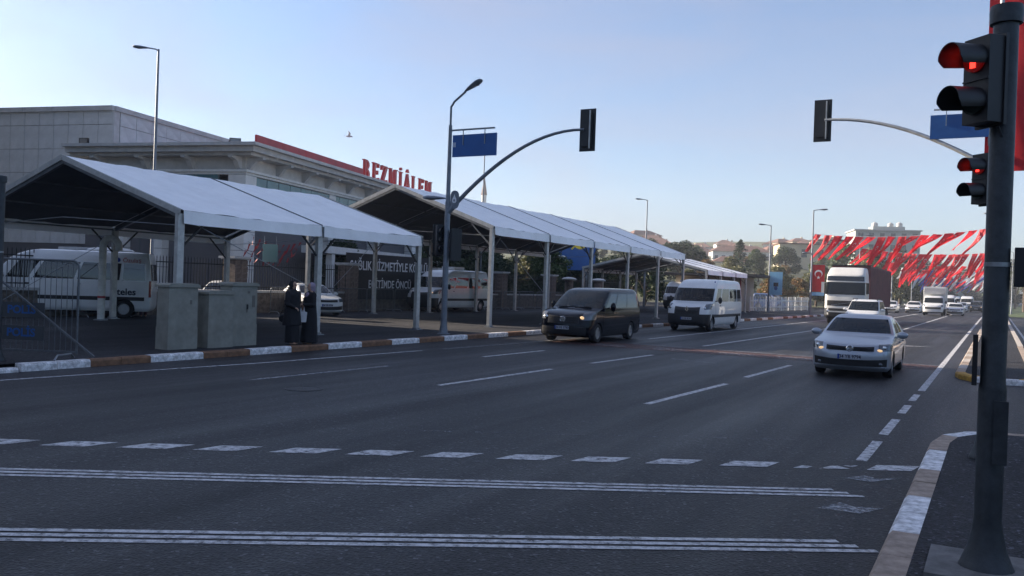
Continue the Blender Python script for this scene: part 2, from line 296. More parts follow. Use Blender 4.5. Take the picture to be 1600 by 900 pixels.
for c, par in (('kerb_white', 0), ('kerb_orange', 1)):           # far stones, too small to tell apart
    b = MB(); y = 65.5; k = 0
    while y < 300:
        if k % 2 == par:
            ya, yb = y, y + 1.4; b.prism([(0, -.06), (0, .115), (-.03, .15), (-.22, .15), (-.22, -.06)], lambda a, q, t: (a + KX(t), t, q), ya + .006, yb - .006)
        y += 1.4; k += 1
    b.build('far_stones', c, lk, kind='stuff')
# the island the camera stands on
isl = [(-.68, -12), (-.68, 12.3), (-.64, 12.8), (-.50, 13.25), (-.22, 13.6), (.15, 13.8), (.7, 13.9), (11, 14.0)]
inner = [(x + (.2 if i < 5 else 0), y - (.2 if i > 3 else 0)) for i, (x, y) in enumerate(isl)]
sheet('traffic_island', inner + [(11, -12)], .125, 'asphalt_island', kind='structure')
ik = tag(bpy.data.objects.new('kerb', None), kind='structure'); COL.objects.link(ik)
def kerb_r(path, cols, parent, first=0, rise=-.02): return kerb(path, cols, parent, flip=True, first=first, rise=rise)
# stones run outward on the left of the path: mirrored by walking the path backwards
kerb([(x, y) for x, y in reversed([(-.68, -1.1), (-.68, 12.3), (-.60, 12.95), (-.36, 13.45), (.05, 13.75), (.7, 13.9), (11, 14.0)])], ('kerb_white', 'kerb_tan'), ik, rise=-.02)
# the island further along, between the carriageways
fi = [(-.70, 23.9), (-.45, 23.2), (.1, 22.95), (.7, 23.1), (1.0, 23.6), (1.0, 140), (-.85, 140), (-.85, 24.4)]
sheet('traffic_island', [(-.60, 24.0), (-.40, 23.4), (.1, 23.15), (.6, 23.3), (.8, 23.8), (.8, 140), (-.65, 140), (-.65, 24.4)], .122, 'asphalt_island', kind='structure')
fk = tag(bpy.data.objects.new('kerb', None), kind='structure'); COL.objects.link(fk)
n = kerb(list(reversed([(-.85, 24.4), (-.85, 60.5)])), ('kerb_pale', 'kerb_tan'), fk, rise=-.02)
kerb(list(reversed([(1.0, 23.7), (.7, 23.1), (.1, 22.95), (-.45, 23.2), (-.75, 23.8), (-.85, 24.4)])), ('kerb_yellow', 'kerb_white'), fk, rise=-.015)
kerb([(1.0, 23.7), (1.0, 40.5)], ('kerb_tan', 'kerb_tan'), fk, rise=-.02)
b = MB(); b.box((-.75, 100.3, .05), (.2, 79.4, .16)).box((.9, 90.3, .05), (.2, 99.4, .16)); b.build('far_stones', 'kerb_pale', fk, kind='stuff')
sheet('verge', [(1.4, 118), (40, 118), (40, 500), (1.4, 500)], .05, 'grass', kind='structure')

# ------------------------------------------------------------------ road markings
mk = tag(bpy.data.objects.new('road_markings', None), kind='structure'); COL.objects.link(mk)
def strip(pts, w, m, name='line', z=.005):
    b = MB()
    for (x0, y0), (x1, y1) in zip(pts[:-1], pts[1:]):
        d = Vector((x1 - x0, y1 - y0)).normalized(); nx, ny = -d.y * w / 2, d.x * w / 2
        b.quad((x0 + nx, y0 + ny, z), (x0 - nx, y0 - ny, z), (x1 - nx, y1 - ny, z), (x1 + nx, y1 + ny, z))
    return b.build(name, m, mk)
def patch(pts, m, name='mark', z=.005): return MB().quad(*[(x, y, z) for x, y in pts]).build(name, m, mk)
for pts in ([(-9.02, 13.4), (-8.92, 17.9)], [(-8.88, 20.05), (-8.72, 24.1)], [(-5.07, 13.8), (-4.89, 18.05)], [(-4.92, 19.75), (-4.80, 24.1)],
            [(-11.68, 19.4), (-11.60, 22.75)]): strip(pts, .13, 'paint_white')
strip([(-11.95, 11.6), (-11.85, 15.6)], .13, 'paint_faint')
strip([(-8.84, 29.5), (-8.46, 49), (-8.3, 60), (-8.2, 120)], .14, 'paint_white'); strip([(-4.85, 36), (-4.75, 120)], .14, 'paint_white')
strip([(-11.6, 31.5), (-11.3, 60), (-10.8, 120)], .13, 'paint_white')
strip([(-15.0, 4), (-14.66, 9), (-14.12, 13.8), (-13.84, 19.7)], .10, 'paint_white'); strip([(-13.80, 20.6), (-13.57, 26), (-13.45, 32)], .10, 'paint_faint')
for a, c in ((10.93, 12.55), (13.2, 15.0), (15.82, 17.1), (17.9, 19.15)): strip([(-1.33, a), (-1.33, c)], .125, 'paint_white', 'dash')
strip([(-1.31, 19.95), (-1.36, 60), (-1.40, 150)], .14, 'paint_white'); strip([(1.32, 30), (1.3, 110)], .12, 'paint_white')
ux, uy = .857, .515
for i in range(-7, 12):                                              # row of slanted blocks before the crossing
    if i == 10: continue
    x0, y0 = -9.42 + .715 * i + .35, 5.52 + .4255 * i + .20; L = .50 + .04 * math.sin(i * 2.3)
    patch([(x0, y0), (x0 + L * ux, y0 + L * uy), (x0 + L * ux + .06, y0 + L * uy + .37), (x0 + .06, y0 + .37)], 'paint_white', 'block')
x0, y0 = -9.42 + 7.5, 5.72 + 4.255
patch([(x0, y0), (x0 + .13, y0 + .07), (x0 + .17, y0 + .22), (x0 + .06, y0 + .2)], 'paint_white', 'block'); patch([(x0 + .25, y0 + .15), (x0 + .55, y0 + .36), (x0 + .40, y0 + .45), (x0 + .33, y0 + .38)], 'paint_white', 'block')
patch([(x0 + .45, y0 + .50), (x0 + .56, y0 + .48), (x0 + .60, y0 + .62)], 'paint_white', 'block')
for (P, Q) in (((-8.15, 4.78), (-1.13, 9.12)), ((-6.24, 3.67), (-.80, 7.25))):      # two bands of three thin lines
    d = Vector((Q[0] - P[0], Q[1] - P[1])).normalized(); nrm = Vector((-d.y, d.x)); P = Vector(P) - d * 8.5; Q = Vector(Q)
    for k in (-1, 0, 1): strip([tuple(P + nrm * .122 * k), tuple(Q + nrm * .122 * k - d * (.1 * (k + 1)))], .072, 'paint_white')
patch([(-1.35, 9.77), (-1.19, 10.05), (-1.02, 9.98), (-.84, 10.15), (-1.09, 9.75)], 'paint_faint', 'arrow'); patch([(-1.36, 8.25), (-1.22, 8.60), (-1.08, 8.50), (-.84, 8.62), (-1.0, 8.28)], 'paint_faint', 'arrow')
for k in range(7):
    a = .02 + k * .145; c = a + .10; P, Q = (-7.5, 8.5), (-2.2, 11.95)
    strip([(P[0] + (Q[0] - P[0]) * a, P[1] + (Q[1] - P[1]) * a), (P[0] + (Q[0] - P[0]) * c, P[1] + (Q[1] - P[1]) * c)], .07, 'paint_trace')
for mx_, my_ in ((-10.4, 11.3),):
    mh = MB().lathe([(.33, .0035), (.33, .007), (.30, .007), (.30, .0045), (.02, .0045)], 28, (mx_, my_, 0)).build('manhole_cover', 'cast_iron', mk)
patch([(-13.3, 26.2), (-9.8, 25.9), (-1.4, 25.9), (-1.4, 27.7), (-9.8, 28.0), (-13.3, 28.4)], 'paint_red', 'crossing_band', z=.004)
for xa in (-11.6, -9.6, -7.4, -5.6, -3.4): patch([(xa, 26.4), (xa + 1.2, 26.3), (xa + .7, 27.2), (xa - .3, 27.3)], 'paint_patchy', 'crossing_block', z=.008)
strip([(-11, 28.3), (-1.4, 27.85)], .12, 'paint_faint'); strip([(-7.9, 23.3), (-6.5, 22.9)], .10, 'paint_faint'); strip([(-9.4, 24.6), (-7.9, 24.2)], .10, 'paint_trace')
patch([(-4.1, 38.5), (-3.1, 37.5), (-2.1, 38.5), (-3.1, 38.2)], 'paint_faint', 'arrow')
# ------------------------------------------------------------------ marquee tents
def tent(label, X0, X1, Y, eave, ridge, knee=True, valance=.36):
    """X0 road side eave, X1 far eave; Y = frame positions"""
    t = thing('marquee_tent', label, 'tent', (X0, Y[0], .145), 0)
    W = X1 - X0; xm = W / 2; e = eave - .145; r = ridge - .145; y0 = Y[0]
    n = len(Y)
    for i, y in enumerate(Y):
        ly = y - y0
        for x in (0, W):
            o = MB().box((x, ly, e / 2), (.13, .20, e)).build('post', 'alu_warm', t)
            MB().box((0, 0, .012), (.36, .36, .024)).box((0, 0, .05), (.2, .26, .06)).build('foot_plate', 'steel', o).location = (x, ly, 0)
        for xa in (0, W): MB().bar((xa, ly, e - .05), (xm, ly, r - .06), .10, .13).build('rafter', 'alu_dark', t)
        for xa, s in (((0, 1), (W, -1)) if knee else ()): MB().bar((xa, ly, e - .75), (xa - s * 1.0, ly, e + .25 * (r - e) / 1.3 - .14), .05).build('brace', 'alu_dark', t)
    for i in range(n - 1):
        a, c = Y[i] - y0, Y[i + 1] - y0; L = c - a
        for xa in (0, W):                                       # roof skins with a slight sag between frames and a rolled eave
            b = MB(); NU, NV = 15, 16; ov = .10 if xa == 0 else -.10
            vs = []
            for u in range(NU):
                for v in range(NV + 1):
                    f = u / (NU - 1); g = v / NV
                    x = (xa + ov) + (xm - xa - ov) * f; z = (e + .09) + (r + .10 - e - .09) * f
                    sag = -.10 * math.sin(math.pi * g) * (0.35 + .65 * math.sin(math.pi * min(1, f * 1.1)))
                    wr = (.018 * math.sin(9 * g * math.pi + 3 * f + i) + .014 * math.sin(17 * f + 7 * g + 2 * i)) * math.sin(math.pi * g)
                    vs.append((x, a + .03 + (L - .06) * g, z + sag + wr))
            b.add(vs, [(u * (NV + 1) + v, u * (NV + 1) + v + 1, (u + 1) * (NV + 1) + v + 1, (u + 1) * (NV + 1) + v) for u in range(NU - 1) for v in range(NV)])
            b.build('roof_panel', 'tent', t, smooth=60)
            b.v = [(x_, y_, z_ - .025) for x_, y_, z_ in b.v]; b.build('shade_sheet', 'tent_painted_shade', t, smooth=60)  # dark sheet added below each skin, painting in the shade under the roof
            if True:                                            # hanging valance
                b = MB(); vs = []
                for v in range(13):
                    g = v / 12; w = .025 * math.sin(14 * g + i) + .03 * math.sin(math.pi * g)
                    sg = -.035 * math.sin(math.pi * g)
                    vs += [(xa + ov * 1.05, a + .02 + (L - .04) * g, e + .085 + sg), (xa + ov * (1.35 + .6 * math.sin(math.pi * g)) + w * .4, a + .02 + (L - .04) * g, e + .085 - valance * (1 if v not in (0, 12) else .93))]
                b.add(vs, [(2 * v, 2 * v + 1, 2 * v + 3, 2 * v + 2) for v in range(12)]); b.build('valance', 'tent', t, smooth=50)
        for f in (.0, .34, .67, 1.0):
            for xa in (0, W):
                if f == 1.0 and xa: continue
                MB().bar((xa + (xm - xa) * f, a, e + (r - e) * f - .05), (xa + (xm - xa) * f, c, e + (r - e) * f - .05), .05).build('purlin', 'alu_dark', t)
        for xa in (0, W):
            MB().bar((xa, a + .1, e - .85), (xa, a + .95, e - .06), .045).build('brace', 'black_metal', t); MB().bar((xa, c - .1, e - .85), (xa, c - .95, e - .06), .045).build('brace', 'black_metal', t)
    for i in range(1, n - 1):                                   # dark joint strip over each inner frame
        for xa in (.1, W - .1): MB().bar((xa, Y[i] - y0, e + .10), (xm, Y[i] - y0, r + .11), .05, .03).build('joint_strip', 'tent_strap', t)
    for i in range(1, n):                                       # dark lashing at the valance joints
        MB().box((.17, Y[i] - y0, e - .12), (.015, .05, .34)).build('lashing', 'tent_strap', t)
    for ly, s in ((0, -1), (Y[-1] - y0, 1)):                    # gable edge trims
        for xa in (0.1, W - .1): MB().bar((xa, ly + s * .085, e + .03), (xm, ly + s * .085, r + .05), .03, .15).build('gable_trim', 'alu_warm', t)
        b = MB(); b.tube([(0, ly, e - .3), (xm, ly, e - .05), (W, ly, e - .3)], .012, 6); b.build('tie_cable', 'steel', t)
    MB().tube([(0, .1, e - .1), (0, Y[1] - y0 - .1, 1.4)], .012, 6).build('tie_cable', 'steel', t); MB().tube([(W, .1, 0.05), (W, Y[1] - y0, e - .3)], .012, 6).build('tie_cable', 'steel', t)
    return t
tent('white open-sided marquee of two bays, its gable beside the grey cabinets', -18.4, -28.2, (15.2, 20.45, 25.75), 3.45, 5.05, False)
tent('tall white open-sided marquee of five bays, behind the curved signal arm', -17.9, -27.7, (30.1, 35.0, 39.95, 44.9, 49.8, 54.6), 4.15, 5.95)
tent('low white marquee at the far end of the row of tents', -18.5, -28.3, (61.8, 65.6, 69.4, 73.2), 3.35, 4.5)

# ------------------------------------------------------------------ big buildings on the left
A = (-36.59, 34.51); BA = R(14.3)
hb = thing('university_building', 'cream university building with bracketed cornice, red parapet and red rooftop letters', 'building', (A[0], A[1], .1), BA)
LEN, DEP, TOP = 46.0, 11.0, 8.95
MB().box((-DEP / 2 - .3, LEN / 2 + .3, 3.6), (DEP - .6, LEN - .6, 7.2)).build('core_wall', 'panel_back', hb)
b = MB(); b.box((-DEP / 2 + .6, LEN / 2 - .6, 8.72), (DEP + 1.2, LEN + 1.2, .44)).box((-DEP / 2 + .75, LEN / 2 - .75, 8.87), (DEP + 1.5, LEN + 1.5, .17)).box((-DEP / 2 + .42, LEN / 2 - .42, 8.42), (DEP + .84, LEN + .84, .16))
b.build('cornice', 'cap_grey', hb)
MB().box((-DEP / 2, LEN / 2, 8.02), (DEP, LEN, .66)).build('frieze', 'stone_cream', hb)
MB().box((-DEP / 2 + .12, LEN / 2 - .12, 7.58), (DEP + .24, LEN + .24, .14)).box((-DEP / 2 + .06, LEN / 2 - .06, 7.44), (DEP + .12, LEN + .12, .12)).build('moulding', 'stone_white', hb)
def bracket(loc, rz):
    b = MB(); b.prism([(0, 0), (1.0, 0), (1.0, -.12), (.55, -.22), (.18, -.66), (0, -.72)], lambda a, c, t: (a, t, c), -.14, .14)
    o = b.build('bracket', 'cap_grey', hb); o.location = loc; o.rotation_euler = (0, 0, rz); return o
for k in range(13): bracket((0.0, .25 + 3.1 * k, 8.335), 0)
for k in range(4): bracket((-.35 - 3.0 * k, 0.0, 8.335), -math.pi / 2)
for k in range(13):
    MB().ell((1.02, 1.6 + 3.1 * k, 8.52), (.07, .07, .07), 8, 6).build('spotlight', 'sign_white', hb)
for k in range(5):                                            # red parapet panels
    MB().box((.55, .05 + 2.78 * (k + .5), 9.28), (.14, 2.74, .64)).build('parapet_panel', 'red_panel', hb)
# upper glazing: panes in a mullion grid on the road front
b = MB(); b.box((-.08, 17.5, 6.3), (.1, 33.2, 2.3)); b.build('glazing_frame', 'mullion', hb)
PANE = MB().box((0, 0, 0), (.05, 1.26, .62)).mesh('pane'); PANE.materials.append(MATS['teal_glass'])
for i in range(25):
    for j in range(3):
        o = link_mesh('pane', PANE, None, hb); o.location = (-.02, 1.6 + 1.33 * i, 7.02 - .70 * j); o.rotation_euler = (rnd.uniform(-.006, .006), 0, rnd.uniform(-.008, .008))
b = MB(); b.box((-3.8, -.0, 6.45), (4.4, .1, 1.9)); b.build('glazing_frame', 'mullion', hb)
for i in range(3):
    for j in range(2):
        o = link_mesh('pane', PANE, None, hb); o.location = (-2.35 - 1.42 * i, -.06, 7.0 - .9 * j); o.rotation_euler = (0, 0, math.pi / 2); o.scale = (1, 1.05, 1.25)
# columns with block courses, the corner one first
def column(x, y, w, name='column', h=7.37):
    o = MB().box((x, y, h / 2), (w - .04, w - .04, h)).build(name, 'panel_back', hb)
    nb = 7
    for k in range(nb):
        MB().box((0, 0, 0), (w, w, h / nb - .025)).build('block', 'stone_white', o).location = (x, y, h * (k + .5) / nb)
column(-.45, .45, 1.1)
for x in (-5.6, -8.2): column(x, .35, .75)
for y in (10.5, 18.0, 25.5): column(-.4, y, .9)
for x0 in (-2.6, -5.6, -8.2): MB().box((x0 + 1.0, .6, 3.3), (.06, .06, 5.6)).build('door_mullion', 'mullion', hb)
MB().box((-6.0, .75, 3.2), (9.6, .06, 5.8)).build('shopfront_glass', 'dark_glass', hb)
MB().box((-.75, 14.0, 3.2), (.06, 25.0, 5.0)).build('shopfront_glass', 'dark_glass', hb)
# white canopy beams along the road front
b = MB(); b.box((1.2, 17.0, 3.55), (1.8, 22.0, .45)); b.build('canopy_beam', 'stone_white', hb)
for y in (7.0, 15.0, 22.0, 27.5): MB().box((1.8, y, 1.65), (.42, .42, 3.3)).build('canopy_column', 'stone_white', hb)
# rooftop letters BEZMİÂLEM, serif capitals built from strokes
def bowl(cx, cz, rx, rz, w):
    o = arc((0, 0), 1, -math.pi / 2, math.pi / 2, 8); return [(cx + rx * x, cz + rz * z) for x, z in o] + [(cx + (rx - w) * x, cz + (rz - w * .55) * z) for x, z in reversed(o)]
def rect(x0, z0, x1, z1): return [(x0, z0), (x1, z0), (x1, z1), (x0, z1)]
def stem(x, w=.19): return [rect(x - w / 2, 0, x + w / 2, 1.0), rect(x - w / 2 - .10, 0, x + w / 2 + .10, .05), rect(x - w / 2 - .10, .95, x + w / 2 + .10, 1.0)]
GL = {'B': stem(.22) + [bowl(.34, .75, .32, .25, .18), bowl(.34, .27, .38, .27, .20)],
      'E': stem(.22) + [rect(.3, .93, .72, 1.0), rect(.3, 0, .76, .07), rect(.3, .48, .60, .55), rect(.66, .78, .74, 1.0), rect(.70, 0, .78, .24), rect(.55, .40, .61, .62)],
      'Z': [rect(.06, .92, .76, 1.0), rect(.04, 0, .78, .08), [(.04, .08), (.32, .08), (.76, .92), (.48, .92)], rect(.06, .74, .13, 1.0), rect(.71, 0, .78, .26)],
      'M': [rect(.10, 0, .18, 1), rect(.76, 0, .96, 1), [(.10, 1), (.29, 1), (.58, .12), (.46, .12)], [(.74, 1), (.80, 1), (.56, .12), (.48, .12)], rect(.0, 0, .28, .05), rect(.66, 0, 1.06, .05), rect(.0, .95, .3, 1.0), rect(.76, .95, 1.06, 1)],
      'I': stem(.25) + [arc((.25, 1.16), .09, 0, 2 * math.pi * .93, 9)],
      'A': [[(.02, 0), (.12, 0), (.44, 1), (.36, 1)], [(.56, 0), (.84, 0), (.50, 1), (.36, 1)], rect(.2, .30, .64, .37), rect(-.06, 0, .22, .05), rect(.48, 0, .92, .05), [(.28, 1.08), (.36, 1.08), (.43, 1.18), (.50, 1.08), (.58, 1.08), (.43, 1.28)]],
      'L': stem(.22) + [rect(.3, 0, .74, .07), rect(.68, 0, .76, .28)]}
ly = 14.05
for ch in 'BEZMIALEM':
    b = MB()
    for q, poly in enumerate(GL[ch]): b.prism(poly, lambda a, c, h: (h, ly + a * 1.42, 8.98 + c * 1.36), .42 - .004 * q, .60 + .004 * q)
    b.build('letter', 'red_letter', hb); ly += {'M': 1.95, 'I': 1.12, 'A': 1.62, 'B': 1.60}.get(ch, 1.52)
b = MB(); b.bar((.5, 14, 9.0), (.5, 28.6, 9.0), .06); b.build('letter_rail', 'mullion', hb)

# panelled hall behind it
e1 = Vector((-.247, .969)); e2 = Vector((-.969, -.247))
hl = thing('panelled_hall', 'large flat-roofed hall clad in grey square panels, behind the first tent', 'building', (-48.26, 34.63, .1), BA)
HT = 11.75
MB().box((-17.06, 13.06, HT / 2), (34, 26, HT)).build('core_wall', 'panel_back', hl)
PL = MB().box((0, 0, 0), (1.095, .06, 1.475)).mesh('panel'); PL.materials.append(MATS['panel_grey']); PR = MB().box((0, 0, 0), (.06, 1.475, 1.475)).mesh('panel'); PR.materials.append(MATS['panel_grey'])
for i in range(26):
    for j in range(6):
        h = 1.475 if j else .84
        o = link_mesh('panel', PL, None, hl); zc = (HT - .42) if j == 0 else HT - .86 - 1.5 * (j - .5); o.location = (-.58 - 1.12 * i, .03 + rnd.uniform(-.004, .004), zc); o.scale = (1, 1, h / 1.475); o.rotation_euler = (rnd.uniform(-.004, .004), 0, rnd.uniform(-.005, .005))
for i in range(12):
    for j in range(4):
        h = 1.475 if j else .84
        o = link_mesh('panel', PR, None, hl); zc = (HT - .42) if j == 0 else HT - .86 - 1.5 * (j - .5); o.location = (-.03 + rnd.uniform(-.004, .004), 1.35 + 1.5 * i, zc); o.scale = (1, 1, h / 1.475); o.rotation_euler = (0, rnd.uniform(-.004, .004), rnd.uniform(-.005, .005))
MB().box((-.05, .28, HT / 2), (.12, .5, HT)).build('corner_trim', 'cap_grey', hl)
for i in range(15): MB().box((-1.1 - 2.24 * i, .0, HT + .14), (2.225, .36, .30)).build('coping', 'cap_grey', hl)
for i in range(10): MB().box((-.05, 1.3 + 2.5 * i, HT + .14), (.36, 2.485, .30)).build('coping', 'cap_grey', hl)
def floodlight(label, loc, rz):
    f = thing('floodlight', label, 'floodlight', loc, rz)
    MB().box((0, 0, .18), (.62, .12, .36)).build('housing', 'black_plastic', f, ); MB().box((0, -.07, .18), (.50, .02, .25)).build('lens', 'headlight', f)
    MB().bar((-.33, 0, -.1), (-.33, 0, .2), .04).bar((.33, 0, -.1), (.33, 0, .2), .04).bar((-.33, 0, -.1), (.33, 0, -.1), .04).build('yoke', 'black_metal', f)
w = lambda lx, lyy: (A[0] + lx * math.cos(BA) - lyy * math.sin(BA), A[1] + lx * math.sin(BA) + lyy * math.cos(BA))
p = w(-10.5, -.3); floodlight('black floodlight on the left end of the cornice, against the grey panels', (p[0], p[1], 9.2), BA)
p = w(-.9, .3); floodlight('black floodlight on the cornice corner beside the red parapet', (p[0], p[1], 9.2), BA + .5)
# tall block outside the picture on the left: its shadow lies over the crossing
ob = thing('office_block', 'tall plain office block beside the road, outside the photograph on the left', 'building', (-52, 24.4, 0), 0)
MB().box((-9, -45, 12), (18, 90, 24)).build('wall', 'render_tan', ob)
WN = MB().box((0, 0, 0), (.08, 1.6, 1.5)).mesh('window'); WN.materials.append(MATS['far_window'])
for i in range(22):
    for j in range(6):
        o = link_mesh('window', WN, None, ob); o.location = (.0, -3 - 4 * i, 2.5 + 3.6 * j)

# ------------------------------------------------------------------ boundary wall, pillars, railings, banner
wl = thing('stone_wall', 'low rubble stone wall with iron railings behind the marquees', 'wall', (-30.6, 14, .1), 0)
MB().box((0, 31, .5), (.45, 62, 1.0)).build('wall', 'rubble', wl); 
for i in range(31): MB().box((0, 1 + 2 * i, 1.05), (.55, 1.985, .10)).build('coping', 'cap_grey', wl)
b = MB()
for i in range(int(62 / .16)):
    y = .1 + .16 * i; b.box((0, y, 1.75), (.022, .022, 1.36)); b.add([(-.025, y, 2.43), (.025, y, 2.43), (0, y - .025, 2.43), (0, y + .025, 2.43), (0, y, 2.55)], [(0, 2, 4), (2, 1, 4), (1, 3, 4), (3, 0, 4)])
b.build('railing_bars', 'iron', wl, kind='stuff')
for z in (2.25, 1.25): MB().box((0, 31, z), (.035, 62, .045)).build('rail', 'iron', wl)
for py in (20.6, 28.3, 36.2, 44.5, 52.5, 60.2):
    pl = thing('stone_pillar', 'square rough-stone pillar with a flat cap in the railing line', 'pillar', (-30.45, py, .1), rnd.uniform(-.03, .03), 'stone pillars along the railings')
    MB().box((0, 0, 1.25), (.74, .74, 2.5)).build('core', 'pillar_joint', pl)
    MB().box((0, 0, 2.60), (1.05, 1.05, .10)).box((0, 0, 2.53), (.9, .9, .06)).build('cap', 'cap_grey', pl)
    for k in range(9):
        for q in (0, 1):
            s = .34 + .1 * ((k * 7 + q * 3) % 3) / 3
            MB().box((0, 0, 0), (.80, .78 * s / .74 if 0 else .375, .255)).build('stone', 'pillar_stone', pl).location = (0 + rnd.uniform(-.012, .012), (-.195 if q else .195) + rnd.uniform(-.01, .01), .14 + .275 * k)
bn = thing('text_banner', 'black banner with white Turkish lettering on the railings', 'banner', (-30.28, 39.6, 0), 0)
MB().box((0, 0, 2.05), (.03, 7.6, 2.5)).build('cloth', 'banner_black', bn)
put_text('SAĞLIK HİZMETİYLE KÖKLÜ', .70, 'sign_white', bn, (.022, .12, 2.62), (R(90), 0, R(90)), sx=.80, bold=.012)
put_text('EĞİTİMDE ÖNCÜ', .62, 'sign_white', bn, (.022, .1, 1.62), (R(90), 0, R(90)), sx=.80, bold=.006)
# ------------------------------------------------------------------ vehicles: one lofted shell per kind, cut into parts
def cr_levels(lv, sub):
    out = []
    for i in range(len(lv) - 1):
        a, b = np.array(lv[i]), np.array(lv[i + 1]); p = np.array(lv[max(0, i - 1)]); q = np.array(lv[min(len(lv) - 1, i + 2)])
        for k in range(sub):
            t = k / sub
            if k == 0: out.append((a, i)); continue
            c = .5 * ((2 * a) + (-p + b) * t + (2 * p - 5 * a + 4 * b - q) * t * t + (-p + 3 * a - 3 * b + q) * t ** 3)
            out.append((np.clip(c, np.minimum(a, b), np.maximum(a, b)), i))
    out.append((np.array(lv[-1]), len(lv) - 2)); return out
class Shell:
    """levels: (z, front y, rear y, half width, front corner depth, rear corner depth, rise of front edge towards the corner)"""
    def __init__(s, levels, fs, ts, rs, n=2.6, nr=4.0, sub=2, crown=.05):
        s.lv = [tuple(l) + (0.0,) * (7 - len(l)) for l in levels]; s.fs, s.ts, s.rs, s.n, s.nr, s.sub, s.crown = fs, ts, rs, n, nr, sub, crown
    def ring(s, L):
        z, yf, yr, w, bf, br, rise = L; pts = []
        for f in s.fs: pts.append((w * f, yf + bf * (1 - max(0, 1 - f ** s.n) ** (1 / s.n)), z + rise * f * f))
        y0, y1 = yf + bf, yr - br
        for t in s.ts[1:-1]: pts.append((w * (1 + .012 * math.sin(math.pi * t)), y0 + (y1 - y0) * t, z + rise * max(0, 1 - 4 * t)))
        for f in reversed(s.rs): pts.append((w * f, yr - br * (1 - max(0, 1 - f ** s.nr) ** (1 / s.nr)), z))
        return pts
    def at(s, z):
        lv = s.lv
        for a, b in zip(lv[:-1], lv[1:]):
            if a[0] <= z <= b[0]:
                t = (z - a[0]) / (b[0] - a[0]); return [p + (q - p) * t for p, q in zip(a, b)]
        return lv[-1]
    def front(s, x, z):
        L = s.at(z); f = min(1, abs(x) / L[3]); return L[1] + L[4] * (1 - max(0, 1 - f ** s.n) ** (1 / s.n))
    def side(s, z): return s.at(z)[3]
    def mesh(s, rules, wheels, ra):
        nf, nt, nr = len(s.fs), len(s.ts), len(s.rs); rings = cr_levels(s.lv, s.sub)
        M = nf + nt - 2 + nr; N = 2 * M - 2; V, F, T = [], [], []; tags = [('body', 0, 0), ('wheel_well', 0, 0)]
        def tid(t):
            if t not in tags: tags.append(t)
            return tags.index(t)
        for L, k in rings:
            h = s.ring(L); V += [(x, y, z) for x, y, z in h] + [(-x, y, z) for x, y, z in reversed(h[1:-1])]
        for r in range(len(rings) - 1):
            k = rings[r][1]
            for c in range(M - 1):
                seg, cc = ('F', c) if c < nf - 1 else (('S', c - nf + 1) if c < nf + nt - 2 else ('R', M - 2 - c))
                hit = None
                for q, (nm, k0, k1, sg, c0, c1) in enumerate(rules):
                    if k0 <= k <= k1 and sg == seg and c0 <= cc <= c1: hit = (nm, q, c0 == 0 and sg in 'FR')
                for side in (1, -1):
                    a, b = (c, c + 1) if side == 1 else ((N - c) % N, N - c - 1)
                    q = [r * N + a, r * N + b, (r + 1) * N + b, (r + 1) * N + a]
                    F.append(q if side == 1 else q[::-1]); T.append(0 if not hit else tid((hit[0], 0 if hit[2] else side, hit[0] if hit[0] in ('headlight', 'tail_light', 'bumper', 'grille') else hit[1])))
        top = (len(rings) - 1) * N; ring = V[top:top + N]; cx = sum(p[0] for p in ring) / N; cy = (ring[0][1] + ring[M - 1][1]) / 2; prev = top
        for f, dz in ((.88, .55), (.6, .9), (.25, 1.0)):
            k = len(V); V += [(p[0] * f, cy + (p[1] - cy) * f, p[2] + s.crown * dz) for p in ring]
            for j in range(N): F.append([prev + j, prev + (j + 1) % N, k + (j + 1) % N, k + j]); T.append(0)
            prev = k
        F.append([prev + j for j in range(N)]); T.append(0); F.append([j for j in range(N)][::-1]); T.append(1)
        me = bpy.data.meshes.new('shell'); me.from_pydata(V, [], F); me.polygons.foreach_set('material_index', T); me.update()
        bm = bmesh.new(); bm.from_mesh(me); bmesh.ops.recalc_face_normals(bm, faces=bm.faces); bm.to_mesh(me); bm.free()
        for t in tags: me.materials.append(bpy.data.materials.get('slot') or bpy.data.materials.new('slot'))
        o = bpy.data.objects.new('shell', me); COL.objects.link(o); cut = MB()
        for wy, wz in wheels:
            wd = s.side(min(wz + ra * .6, s.lv[-1][0])) + .1
            for sx in (1, -1): cut.cyl((sx * (wd - .48), wy, wz), (sx * (wd + .3), wy, wz), ra, n=32)
        co = cut.build('cut', None); co.data.polygons.foreach_set('material_index', [1] * len(co.data.polygons))
        for t in tags: co.data.materials.append(bpy.data.materials['slot'])
        md = o.modifiers.new('b', 'BOOLEAN'); md.operation = 'DIFFERENCE'; md.object = co; md.solver = 'EXACT'
        rm = realize(o); bpy.data.objects.remove(o); bpy.data.objects.remove(co)
        parts = {}; mi = [0] * len(rm.polygons); rm.polygons.foreach_get('material_index', mi)
        for i, t in enumerate(tags):
            bm = bmesh.new(); bm.from_mesh(rm); bmesh.ops.delete(bm, geom=[f for f in bm.faces if f.material_index != i], context='FACES')
            if bm.faces:
                m2 = bpy.data.meshes.new(t[0]); bm.to_mesh(m2); m2.materials.clear(); m2.polygons.foreach_set('material_index', [0] * len(m2.polygons))
                m2.polygons.foreach_set('use_smooth', [True] * len(m2.polygons)); m2.set_sharp_from_angle(angle=R(38)); parts[t] = m2
            bm.free()
        return parts
PARTMAT = {'wheel_well': 'well', 'windscreen': 'glass', 'side_window': 'glass_dark', 'rear_window': 'glass_dark', 'headlight': 'headlight', 'grille': 'trim_black', 'intake': 'trim_black', 'bumper': 'trim_black', 'tail_light': 'tail_red', 'skirt': 'trim_black', 'side_strip': 'trim_black', 'visor_panel': 'glass_dark'}
